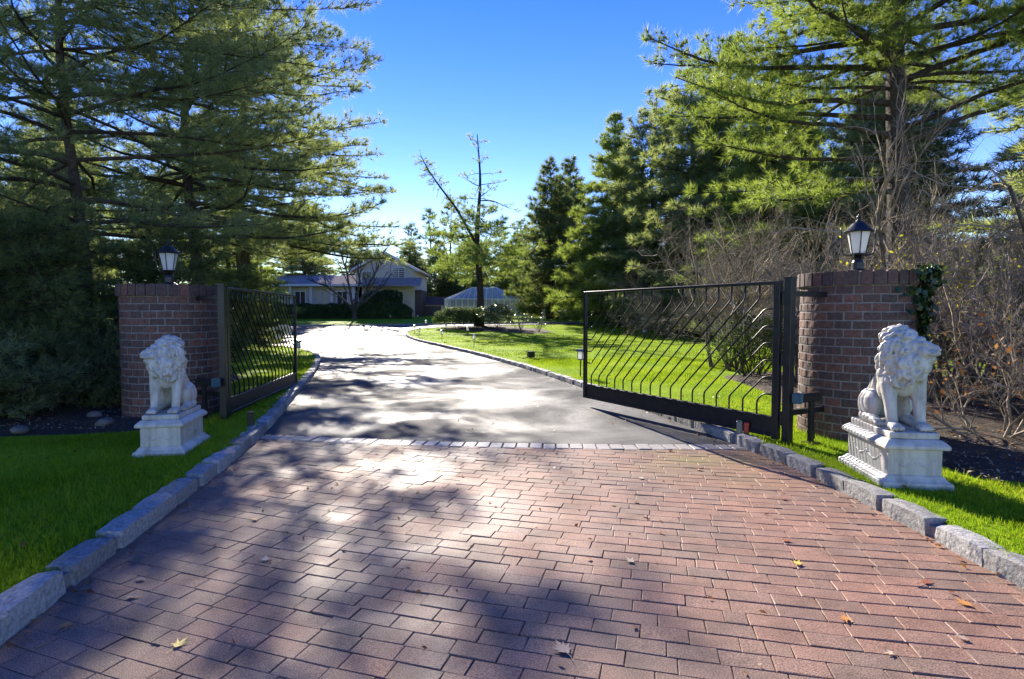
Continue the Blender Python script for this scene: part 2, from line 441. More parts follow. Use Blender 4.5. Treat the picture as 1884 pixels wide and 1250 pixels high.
# ------------------------------------------------------------------ kerb lines (drive side edge)
KR = [(2.80, -3), (2.80, 1), (2.79, 3.1), (2.77, 5.2), (2.64, 6), (2.42, 7.2), (2.04, 8.85), (1.42, 11.4), (.27, 15.7), (-1.7, 21.8), (-4.4, 29), (-6.2, 34), (-7.1, 37.5), (-7.2, 40), (-6.2, 42.4), (-3, 44.3), (3, 46), (12, 47)]
KL = [(-2.15, -3), (-2.2, 1.2), (-2.31, 2.56), (-2.4, 3), (-2.5, 3.7), (-2.64, 4.58), (-2.82, 5.76), (-3.2, 7.57), (-3.85, 10), (-5.0, 14.5), (-6.05, 18), (-7.0, 20.5), (-8.6, 23.2), (-11, 25.8), (-14, 27.7), (-20, 29)]
KF = [(-34, 42.5), (-26, 44.2), (-18, 45.2), (-12, 45.9), (-7, 46.9), (-2, 48.3), (6, 49.6), (14, 50.4)]

def smooth_line(pts, step=0.1):
    P = np.array(pts, float)
    for _ in range(3):
        Q = [P[0]]
        for a, b in zip(P[:-1], P[1:]): Q += [a * .75 + b * .25, a * .25 + b * .75]
        P = np.array(Q + [P[-1]])
    s = np.concatenate([[0], np.cumsum(np.linalg.norm(np.diff(P, axis=0), axis=1))])
    t = np.arange(0, s[-1], step)
    return np.stack([np.interp(t, s, P[:, 0]), np.interp(t, s, P[:, 1])], axis=1)
LR, LL, LF = smooth_line(KR), smooth_line(KL), smooth_line(KF)
def kxr(y): return np.interp(y, LR[:, 1], LR[:, 0])
def kxl(y): return np.interp(y, LL[:, 1], LL[:, 0])
def kyf(x): return np.interp(x, LF[:, 0], LF[:, 1])

def sheet(name, xs_fn, ys, nx, zoff, mat, wob=0.0):
    """strip sheet: for every y, nx points from xs_fn(y)[0] to [1]"""
    V = []; F = []
    for y in ys:
        a, b = xs_fn(y)
        x = np.linspace(a, b, nx)
        z = g(y) + zoff + (wob * (np.sin(x * 1.7 + y * .9) + np.sin(x * .8 - y * 1.3)) if wob else 0 * x)
        V.append(np.stack([x, np.full(nx, y), z], axis=1))
    for i in range(len(ys) - 1):
        k = np.arange(nx - 1) + i * nx
        F.append(np.stack([k, k + 1, k + nx + 1, k + nx], axis=1))
    me = np_mesh(name, np.concatenate(V), np.concatenate(F), mat, True)
    return tag(link(name, me), kind='structure')

ys_far = [-900, -200, -60, -20, 0, 10, 20, 26, 30, 32, 34, 36, 40, 46, 52, 58, 61, 64, 67, 70, 80, 120, 200, 400, 900, 2000]
sheet('ground', lambda y: (-1500, 1500), ys_far, 40, -0.06, MT['wood_floor'])

def soldier_y(x): return 6.50 - .085 * x + .022 * x * x            # line where the brick apron ends
# base of the brick apron
me = np_mesh('joint_sand', [(-4, -2.99, -.0035), (4, -2.99, -.0035), (4, 7.2, -.014), (-4, 7.2, -.0035)], [(0, 1, 2, 3)], MT['sand'])
apron = tag(link('brick_driveway', me), kind='structure')
# the asphalt starts at the apron's curved edge
def asphalt():
    V = []; F = []; ny = 70; nx = 81
    xs = np.concatenate([np.linspace(-40, -4.2, 20), np.linspace(-4, 4, 41), np.linspace(4.2, 20, 20)])
    for i in range(ny):
        f = i / (ny - 1)
        y0 = np.where(np.abs(xs) < 4.1, soldier_y(np.clip(xs, -4, 4)) + .05, 7)
        y = y0 + (53 - y0) * f ** 1.3
        z = g(y) + .001 + .010 * np.sin(xs * .9 + y * .5) * np.clip((y - 7.5) / 3, 0, 1)
        V.append(np.stack([xs, y, z], axis=1))
    for i in range(ny - 1):
        k = np.arange(nx - 1) + i * nx
        F.append(np.stack([k, k + 1, k + nx + 1, k + nx], axis=1))
    return tag(link('asphalt_driveway', np_mesh('asphalt_driveway', np.concatenate(V), np.concatenate(F), MT['asphalt'], True)), kind='structure')
asphalt()

# unseen street and pavement behind the camera, added to bounce sunlight forward
MT['bounce_street'] = simple('bounce_street_asphalt', [(.3, (.15, .148, .145)), (.7, (.24, .235, .228))], 4, .9, .4, .01, 60)
MT['concrete'] = simple('concrete', [(.3, (.33, .32, .30)), (.7, (.46, .445, .42))], 3, .9, .3, .008, 40)
sheet('bounce_street', lambda y: (-120, 120), [-15, -12, -9, -5.2], 60, -.02, MT['bounce_street'])
sheet('bounce_pavement', lambda y: (-120, 120), [-5.19, -4.2, -3.0], 60, .0, MT['concrete'])

# ------------------------------------------------------------------ pavers
PL, PW = .222, .1175
def paver_mesh(l, wd, j=.0042, seed=0, h=.05):
    r_ = random.Random(seed); b = MB(); b.box((0, 0, -h / 2), (l - j, wd - j, h))
    bm_me = b.mesh('paver', MT['paver'], bevel=.003, segs=1)
    for v in bm_me.vertices:
        v.co.x += r_.uniform(-.0022, .0022); v.co.y += r_.uniform(-.0018, .0018)
        if v.co.z > -.01: v.co.z += r_.uniform(-.0012, .0012)
    return bm_me
PV = [paver_mesh(PL, PW, seed=i) for i in range(8)]
PH = [paver_mesh(PL * .5, PW, seed=20 + i) for i in range(3)]
MT['sett'] = simple('grey_sett', [(.3, (.20, .185, .17)), (.7, (.36, .335, .31))], 14, .55, .6, .006, 60)
PS = [paver_mesh((.15, .143, .149, .138, .146)[i], (.25, .235, .255, .24, .228)[i], j=.010, seed=40 + i) for i in range(5)]
for m_ in PS: m_.materials[0] = MT['sett']
spots = []
for row in range(-16, 76):
    s0 = 1.2 + row * PW * 1.04
    off = (row % 2) * PL * .5 + random.uniform(-.03, .03); u = -3.6 + off
    while u < 3.6:
        half = random.random() < .06
        l = PL * .5 if half else PL
        x = u + l / 2
        y = s0 - .285 * x + .0225 * x * x
        sl = -.285 + .045 * x
        u += l * math.cos(math.atan(sl))
        if y < 1.55 or y > soldier_y(x) - .155: continue
        if x > kxr(y) + .16 or x < kxl(y) - .16: continue
        spots.append((x, y, math.atan(sl), half))
for i in range(44):
    x = -3.2 + i * .151
    if kxl(soldier_y(x)) - .12 < x < kxr(soldier_y(x)) + .12:
        spots.append((x, soldier_y(x) - .075 + random.gauss(0, .006), math.atan(-.085 + .044 * x), None))
def shown(s):
    x, y = s[0], s[1]
    if abs(x) > y * .93 or y < 2.28: return 0
    return 1 / (x * x + y * y) ** 1.5
spots.sort(key=shown, reverse=True)
restV = []; restF = []; nv = 0; setts = tag(empty('sett_course', (0, 0, 0)), kind='structure')
np_ = 0
for i, (x, y, a, half) in enumerate(spots):
    me = random.choice(PS if half is None else (PH if half else PV))
    rot = Euler((random.gauss(0, .006), random.gauss(0, .005), a + random.gauss(0, .008)))
    loc = Vector((x, y, random.gauss(0, .0016) + (.004 if half is None else 0)))
    if half is None:
        link('sett', me, setts, loc, rot)
    elif np_ < 300:
        link('paver', me, apron, loc, rot); np_ += 1
    else:
        co = np.empty(len(me.vertices) * 3); me.vertices.foreach_get('co', co); co = co.reshape(-1, 3)
        co = co @ np.array(rot.to_matrix()).T + np.array(loc)
        restV.append(co); restF += [[nv + k for k in p.vertices] for p in me.polygons]; nv += len(co)
me = bpy.data.meshes.new('pavers_beyond'); me.from_pydata(np.concatenate(restV).tolist(), [], restF); me.update(); me.materials.append(MT['paver'])
tag(link('pavers_beyond', me, apron), kind='stuff')

# ------------------------------------------------------------------ kerbs
def stone_mesh(seed, l=.42):
    r_ = random.Random(seed); bm = bmesh.new(); bmesh.ops.create_cube(bm, size=1)
    bmesh.ops.scale(bm, vec=(l, .16, .30), verts=bm.verts)
    bmesh.ops.subdivide_edges(bm, edges=bm.edges[:], cuts=3, use_grid_fill=True)
    for v in bm.verts:
        ex = max(abs(v.co.x) / (l / 2), abs(v.co.y) / .08, abs(v.co.z) / .15)
        cnt = (abs(v.co.x) > l * .49) + (abs(v.co.y) > .079) + (abs(v.co.z) > .149)
        if cnt >= 2: v.co *= .965 if cnt == 2 else .94
        v.co += Vector((r_.gauss(0, .0035), r_.gauss(0, .004), r_.gauss(0, .0032)))
    me = bpy.data.meshes.new('kerb_stone'); bm.to_mesh(me); bm.free(); me.materials.append(MT['granite'])
    return me
ST = [stone_mesh(i) for i in range(9)]
def kerb(name, line, side, near_limit, start=0.0):
    par = tag(empty(name, (0, 0, 0)), kind='structure')
    s = start; step = .1; n = len(line); RV = []; RF = []; k0 = 0; mort = MB(); cnt = 0
    while True:
        l = random.uniform(.36, .46); i = int((s + l / 2) / step)
        if i + 3 >= n: break
        p = line[i]; d = line[min(i + 2, n - 1)] - line[max(i - 2, 0)]; d = d / np.linalg.norm(d)
        nrm = np.array([d[1], -d[0]]) * side
        c = p + nrm * .085
        a = math.atan2(d[1], d[0]); me = random.choice(ST)
        z = g(c[1]) - .15 + .118 + random.gauss(0, .005)
        rot = Euler((random.gauss(0, .02), random.gauss(0, .012), a + random.gauss(0, .018)))
        if -1 < c[1] < near_limit and cnt < 300:
            o = link('kerb_stone', me, par, (c[0], c[1], z), rot); o.scale = (l / .42 * .97, 1, 1); cnt += 1
        elif c[1] >= near_limit:
            co = np.empty(len(me.vertices) * 3); me.vertices.foreach_get('co', co); co = co.reshape(-1, 3) * [l / .42 * .97, 1, 1]
            co = co @ np.array(rot.to_matrix()).T + [c[0], c[1], z]
            RV.append(co); RF += [[k0 + q for q in pp.vertices] for pp in me.polygons]; k0 += len(co)
        s += l + .024
    pts = line[::4]; rs = []
    for i, p in enumerate(pts):
        d = pts[min(i + 1, len(pts) - 1)] - pts[max(i - 1, 0)]; d /= np.linalg.norm(d); nn = np.array([d[1], -d[0]]) * side
        zz = g(p[1]); rs.append([(*(p + nn * .035), zz - .1), (*(p + nn * .14), zz - .1), (*(p + nn * .14), zz + .085), (*(p + nn * .035), zz + .078)])
    mort.rings(rs); mort.build('mortar_bed', MT['mortar'], par)
    if RV:
        me = bpy.data.meshes.new('kerb_stones_beyond'); me.from_pydata(np.concatenate(RV).tolist(), [], RF); me.update(); me.materials.append(MT['granite'])
        tag(link('kerb_stones_beyond', me, par), kind='stuff')
kerb('kerb_right', LR, 1, 26)
kerb('kerb_left', LL, -1, 24)
kerb('kerb_far', LF, -1, 0)

# ------------------------------------------------------------------ lawns and beds
yl = np.concatenate([np.arange(-3, 12, .35), np.arange(12, 60, 1.0)])
sheet('lawn_right', lambda y: (kxr(y) + .13, 60), [y for y in yl if y < 46.5], 60, LAWN, MT['lawn'], .012)
sheet('lawn_left', lambda y: (-60 if y < 26 else -60 + (y - 26) * 12, kxl(y) - .13), [y for y in yl if y < 29.2], 60, LAWN, MT['lawn'], .012)
def far_lawn():
    xs = np.linspace(-60, 60, 121); V = []; F = []
    for i in range(14):
        y = kyf(xs) + .13 + (66 - kyf(xs)) * i / 13
        V.append(np.stack([xs, y, g(y) + LAWN], axis=1))
    for i in range(13):
        k = np.arange(120) + i * 121; F.append(np.stack([k, k + 1, k + 122, k + 121], axis=1))
    tag(link('lawn_far', np_mesh('lawn_far', np.concatenate(V), np.concatenate(F), MT['lawn'], True)), kind='structure')
far_lawn()

def bed(name, outline, z, mat, wob=.03):
    """planting bed: outline polygon filled, slightly mounded"""
    P = np.array(outline, float); c = P.mean(0); V = []; n = 48
    s = np.concatenate([[0], np.cumsum(np.linalg.norm(np.diff(np.vstack([P, P[:1]]), axis=0), axis=1))])
    t = np.linspace(0, s[-1], n, endpoint=False); Q = np.vstack([P, P[:1]])
    ring = np.stack([np.interp(t, s, Q[:, 0]), np.interp(t, s, Q[:, 1])], axis=1)
    F = []; rings_n = 10
    for i in range(rings_n):
        f = 1 - i / rings_n
        r = c + (ring - c) * f * (1 + .02 * np.sin(t * 3 + i))[:, None]
        V.append(np.column_stack([r, g(r[:, 1]) + z + np.where(i == 0, -.05, .035 + wob * (1 - f) + .018 * np.sin(r[:, 0] * 5 + r[:, 1] * 4))]))
    V = np.concatenate(V)
    for i in range(rings_n - 1):
        for j in range(n): F.append((i * n + j, i * n + (j + 1) % n, (i + 1) * n + (j + 1) % n, (i + 1) * n + j))
    F.append(tuple((rings_n - 1) * n + j for j in range(n)))
    me = bpy.data.meshes.new(name); me.from_pydata(V.tolist(), [], F); me.update(); me.materials.append(mat)
    for p in me.polygons: p.use_smooth = True
    return tag(link(name, me), kind='structure')
bed('planting_bed', [(-3.95, 7.0), (-4.3, 6.75), (-5.6, 6.25), (-9, 5.6), (-16, 5), (-17, 14), (-9, 15), (-5.9, 13.0), (-5.5, 10), (-4.6, 9.2), (-4.15, 8.2)], LAWN, MT['soil'])
bed('planting_bed', [(3.95, 4.75), (4.6, 4.25), (6.0, 4.0), (11, 3.6), (12, 9), (9.5, 13.5), (6.2, 14.2), (4.6, 13.0), (4.5, 10.0), (3.9, 7.9), (3.55, 6.9), (3.75, 5.9)], LAWN, MT['soil'])
bed('planting_bed', [(-5.5, 41.5), (-3.5, 39.3), (-1.0, 38.2), (1.5, 36.2), (3.0, 37.5), (2.5, 41), (-1, 44.5), (-4.5, 43.8)], LAWN, MT['soil'])

# ------------------------------------------------------------------ brick gate pillars
PR, CH, NB, NC = .60, .0965, 21, 18
def arc_brick(r0, r1, a, h, n=3, jr=0.0):
    """curved brick centred on angle 0 (towards -Y), bottom at z 0"""
    b = MB(); rs = []
    for i in range(n + 1):
        t = -a / 2 + a * i / n
        s_, c_ = math.sin(t), -math.cos(t)
        rs.append([(r0 * s_, r0 * c_, 0), (r1 * s_, r1 * c_, 0), (r1 * s_, r1 * c_, h), (r0 * s_, r0 * c_, h)])
    b.rings(rs); return b
def var_mesh(name, make, bev, seed):
    r_ = random.Random(seed); me = make().mesh(name, MT['brick'], bevel=bev, segs=1)
    for v in me.vertices: v.co += Vector((r_.gauss(0, .0016), r_.gauss(0, .0016), r_.gauss(0, .0014)))
    return me
BA = 2 * math.pi / NB; SA = 2 * math.pi / 31
SB = [var_mesh('brick', lambda: arc_brick(PR - .08, PR + random.uniform(-.002, .004), BA - .016 / PR, CH - .0145), .004, i) for i in range(6)]
CB = [var_mesh('cap_brick', lambda: arc_brick(PR - .12, PR + .035 + random.uniform(-.003, .004), SA - .017 / PR, .155), .005, 50 + i) for i in range(5)]
def pillar(cx, cy, top, label, to_cam):
    H = NC * CH; z0 = top - H - .165
    t = empty('brick_pillar', (cx, cy, 0), 0, label, 'pillar')
    core = MB(); core.lathe([(PR - .006, -.1), (PR - .006, z0 + H - .002), (PR + .012, z0 + H), (PR + .012, z0 + H + .145), (PR - .05, z0 + H + .156), (.02, z0 + H + .17)], 64)
    core.build('mortar_core', MT['mortar'], t, smooth=False)
    RV = []; RF = []; k0 = 0
    rows = [(z0 + i * CH + .006, (i % 2) * .5 + random.uniform(-.06, .06), NB, BA, SB) for i in range(-1, NC)] + [(z0 + H + .004, 0, 31, SA, CB)]
    for z, off, n, da, ms in rows:
        for j in range(n):
            a = (j + off) * da + random.gauss(0, .004); me = random.choice(ms)
            rel = (a - to_cam + math.pi) % (2 * math.pi) - math.pi
            rot = Euler((0, 0, a)); loc = Vector((0, 0, z + random.gauss(0, .001)))
            if abs(rel) < R(97):
                link('cap_brick' if ms is CB else 'brick', me, t, loc, rot)
            else:
                co = np.empty(len(me.vertices) * 3); me.vertices.foreach_get('co', co); co = co.reshape(-1, 3) @ np.array(rot.to_matrix()).T + np.array(loc)
                RV.append(co); RF += [[k0 + q for q in p.vertices] for p in me.polygons]; k0 += len(co)
    me = bpy.data.meshes.new('bricks_behind'); me.from_pydata(np.concatenate(RV).tolist(), [], RF); me.update(); me.materials.append(MT['brick'])
    tag(link('bricks_behind', me, t), kind='stuff')
    return t
LPX, LPY, LPT = -4.84, 8.05, 1.90
RPX, RPY, RPT = 4.07, 6.72, 1.98
pillar(LPX, LPY, LPT, 'round red brick gate pillar in shade behind the lion that looks left', R(31))
pillar(RPX, RPY, RPT, 'round red brick gate pillar with ivy on one side, gate shadow on the other', R(-31))

# ------------------------------------------------------------------ lanterns on the pillars
def lantern(loc, rz, sc, label):
    t = empty('post_lantern', loc, rz, label, 'lantern'); t.scale = (sc, sc, sc)
    I = MT['iron']
    MB().lathe([(.125, 0), (.125, .012), (.09, .03), (.065, .045), (.062, .12), (.055, .135), (.05, .15), (.06, .165), (.075, .175), (.04, .19), (.035, .20)], 20).build('base', I, t, smooth=False)
    zb, zt, rb, rt = .225, .475, .078, .128
    MB().lathe([(.03, .195), (.085, .21), (.088, .226), (.07, .228)], 20).build('bottom_ring', I, t)
    n = 6
    for k in range(n):
        a0, a1 = 2 * math.pi * (k + .5) / n, 2 * math.pi * (k + 1.5) / n
        b = MB(); r1, r2 = rb * .99, rt * .99
        P = [(r1 * math.cos(a0), r1 * math.sin(a0), zb), (r1 * math.cos(a1), r1 * math.sin(a1), zb), (r2 * math.cos(a1), r2 * math.sin(a1), zt), (r2 * math.cos(a0), r2 * math.sin(a0), zt)]
        P += [(x * .96, y * .96, z) for x, y, z in P]
        b.poly(P, [(0, 1, 2, 3), (7, 6, 5, 4), (0, 4, 5, 1), (1, 5, 6, 2), (2, 6, 7, 3), (3, 7, 4, 0)]).build('glass_pane', MT['frost'], t)
        MB().tube([(rb * 1.01 * math.cos(a0), rb * 1.01 * math.sin(a0), zb - .004), (rt * 1.01 * math.cos(a0), rt * 1.01 * math.sin(a0), zt + .004)], .0065, 6).build('glazing_bar', I, t)
    MB().lathe([(.10, .470), (.152, .472), (.158, .482), (.150, .492), (.118, .520), (.095, .545), (.070, .575), (.045, .595), (.030, .600)], 24).build('roof', I, t)
    MB().lathe([(.03, .596), (.036, .606), (.020, .618), (.012, .628), (.024, .642), (.026, .652), (.014, .666), (.006, .685), (.001, .695)], 14).build('finial', I, t, smooth=True)
    for a in (0, math.pi):
        c = math.cos(a)
        MB().tube([(c * .05, 0, .205), (c * .10, 0, .203), (c * .145, 0, .215), (c * .160, 0, .24), (c * .172, 0, .36), (c * .180, 0, .50), (c * .186, 0, .53)], [.009, .009, .009, .008, .008, .007, .004], 8).build('side_arm', I, t, smooth=True)
    return t
lantern((LPX, LPY, LPT + .004), R(12), .94, 'black lantern with frosted panes on the shaded brick pillar')
lantern((RPX, RPY, RPT + .004), R(-18), 1.0, 'black lantern with frosted panes on the ivy clad brick pillar')

# ------------------------------------------------------------------ gates
GL, GB, GT, PANEL, GP = 3.55, .125, 1.865, .23, .192
def gate(hinge, free, label, postlabel):
    """local x: from free end (0) to hinge (GL); built with its origin at the hinge foot"""
    h = Vector(hinge); f = Vector(free); d = (h - f).normalized()
    t = empty('swing_gate', (h.x, h.y, 0), math.atan2(d.y, d.x), label, 'gate')
    I = MT['iron']; X = lambda u: u - GL
    MB().box((X(.03), 0, (GB + GT) / 2), (.06, .05, GT - GB)).build('stile', I, t, bevel=.004)
    MB().box((X(GL - .04), 0, (GB + GT) / 2 - .01), (.08, .06, GT - GB + .02)).build('stile', I, t, bevel=.004)
    MB().box((X(GL / 2), 0, GT - .0185), (GL - .145, .056, .037)).build('top_rail', I, t, bevel=.004)
    MB().box((X(GL / 2), 0, GB + PANEL / 2), (GL - .145, .02, PANEL - .006)).build('bottom_panel', I, t)
    for z in (GB + .018, GB + PANEL - .018):
        MB().box((X(GL / 2), 0, z), (GL - .142, .05, .036)).build('bottom_rail', I, t, bevel=.003)
    zp = GB + PANEL - .004; ztop = GT - .035; zb, zu, ur = zp + .16, 1.675, GL - .20
    bars = []
    for j in range(5, 0, -1):
        z = zb + GP * j; bars.append([(.055, z), (GP, z), (GP + zu - z, zu), (GP + zu - z, ztop)])
    for i in range(1, 18):
        u = GP * i
        if u + zu - zb < ur: bars.append([(u, zp), (u, zb), (u + zu - zb, zu), (u + zu - zb, ztop)])
        else: bars.append([(u, zp), (u, zb), (ur, zb + ur - u), (GL - .075, zb + ur - u)])
    for b in bars:
        pts = [b[0]]
        for k in range(1, len(b) - 1):                                # small rounded bends
            p0, p1, p2 = (Vector((*q, 0)) for q in (b[k - 1], b[k], b[k + 1])); r = min(.035, (p0 - p1).length / 2.2, (p2 - p1).length / 2.2)
            a_, c_ = p1 + (p0 - p1).normalized() * r, p1 + (p2 - p1).normalized() * r
            pts += [(a_.x, a_.y), ((a_.x + c_.x) / 4 + p1.x / 2, (a_.y + c_.y) / 4 + p1.y / 2), (c_.x, c_.y)]
        pts.append(b[-1])
        MB().tube([(X(u), 0, z) for u, z in pts], .0105, 6).build('bar', I, t, smooth=True)
    for z in (.33, 1.0, 1.66):
        hg = MB().tube([(X(GL) + .03, 0, z - .06), (X(GL) + .03, 0, z + .06)], .026, 10).build('hinge', I, t)
        MB().box((X(GL) + .035, 0, z + .08), (.07, .02, .03)).build('hinge_plate', I, t)
    return t, d
hr, fr = (2.96, 6.25), (1.187, 9.33)
hl, fl = (-3.87, 7.67), (-4.27, 11.19)
_, dr_ = gate(hr, fr, 'open black iron gate of slanted bars hinged at the ivy clad pillar', '')
_, dl_ = gate(hl, fl, 'open black iron gate of slanted bars hinged at the shaded pillar', '')

def gate_post(hinge, d, pil, pr, label, label2, mirror):
    x, y = hinge[0] + d.x * .10, hinge[1] + d.y * .10
    t = empty('gate_post', (x, y, 0), math.atan2(d.y, d.x), label, 'gate post'); I = MT['iron']
    MB().box((0, 0, .935), (.085, .085, 1.89)).build('post', I, t, bevel=.004)
    MB().box((0, 0, 1.889), (.10, .10, .02)).build('post_cap', I, t)
    v = Vector((pil[0] - x, pil[1] - y)); L = v.length - pr + .03; a = math.atan2(v.y, v.x) - math.atan2(d.y, d.x)
    for z in (.42, 1.72):
        b = MB().box((math.cos(a) * (L / 2 + .03), math.sin(a) * (L / 2 + .03), z), (L - .02, .05, .06), a); b.build('wall_bracket', I, t, bevel=.003)
    # opener: tubular arm on a stand beside the post
    n = Vector((-v.y, v.x)).normalized() * mirror
    q = Vector((x, y)) + v.normalized() * .10 + n * .14
    o = empty('gate_opener', (q.x, q.y, 0), math.atan2(v.y, v.x), label2, 'gate opener')
    MB().box((.07, 0, .60), (.34, .085, .10)).build('housing', I, o, bevel=.02, segs=2)
    MB().box((-.13, 0, .60), (.075, .098, .115)).build('end_cap', MT['teal'], o, bevel=.012, segs=2)
    MB().box((.10, 0, .30), (.05, .05, .52)).build('stand', I, o, bevel=.003)
    MB().box((.10, 0, .10), (.14, .14, .02)).build('foot_plate', I, o)
    MB().tube([(.16, 0, .14), (.12, 0, .42)], .012, 6).build('brace', I, o)
gate_post(hr, dr_, (RPX, RPY), PR, 'black steel gate post beside the ivy clad pillar', 'gate opener arm with teal end cap beside the ivy clad pillar', -1)
gate_post(hl, dl_, (LPX, LPY), PR, 'black steel gate post beside the shaded pillar', 'gate opener arm with blue end cap beside the shaded pillar', 1)

# ------------------------------------------------------------------ pedestals and lions
def pedestal(loc, rz, sc, label):
    t = empty('pedestal', loc, rz, label, 'pedestal'); t.scale = (sc, sc, sc); S = MT['marble2']; hx, hy = .215, .39
    MB().rect([(.065, -.06), (.065, .050), (.058, .060), (.040, .070), (.022, .092), (.014, .108), (.006, .112)], hx, hy).build('plinth', S, t, bevel=.004)
    MB().rect([(.0, .108), (.0, .335)], hx, hy).build('die', S, t, bevel=.003)
    MB().rect([(.004, .334), (.035, .340), (.045, .346), (.045, .372), (.036, .384), (.016, .404), (-.004, .420), (-.02, .424)], hx, hy).build('cornice', S, t, bevel=.004)
    MB().rect([(-.010, .423), (-.004, .430), (-.004, .472), (-.012, .480)], hx - .012, hy - .012).build('top_slab', S, t, bevel=.004)
    for face in range(4):                                             # carved swag with a rosette on each face
        L = hx if face % 2 == 0 else hy; dd = hy if face % 2 == 0 else hx; a = face * math.pi / 2
        m = MB(); m.ball((0, 0, .23), (.022, .010, .022), 10, 6)
        for k in range(6): m.ball((.03 * math.cos(k * math.pi / 3), 0, .23 + .03 * math.sin(k * math.pi / 3)), (.012, .008, .012), 8, 5)
        for sx in (-1, 1):
            m.tube([(sx * (.03 + L * .55 * q), 0, .225 - .045 * math.sin(q * math.pi) + .02 * q) for q in np.linspace(0, 1, 9)], [.007, .010, .012, .013, .013, .012, .010, .008, .006], 6)
            m.ball((sx * (.04 + L * .55), 0, .248), (.016, .008, .016), 8, 5)
        R_ = Matrix.Rotation(a, 3, 'Z')
        m.v = [tuple(R_ @ Vector((p[0], p[1] - dd + .004, p[2]))) for p in m.v]
        m.build('relief', S, t, smooth=True)
    return t

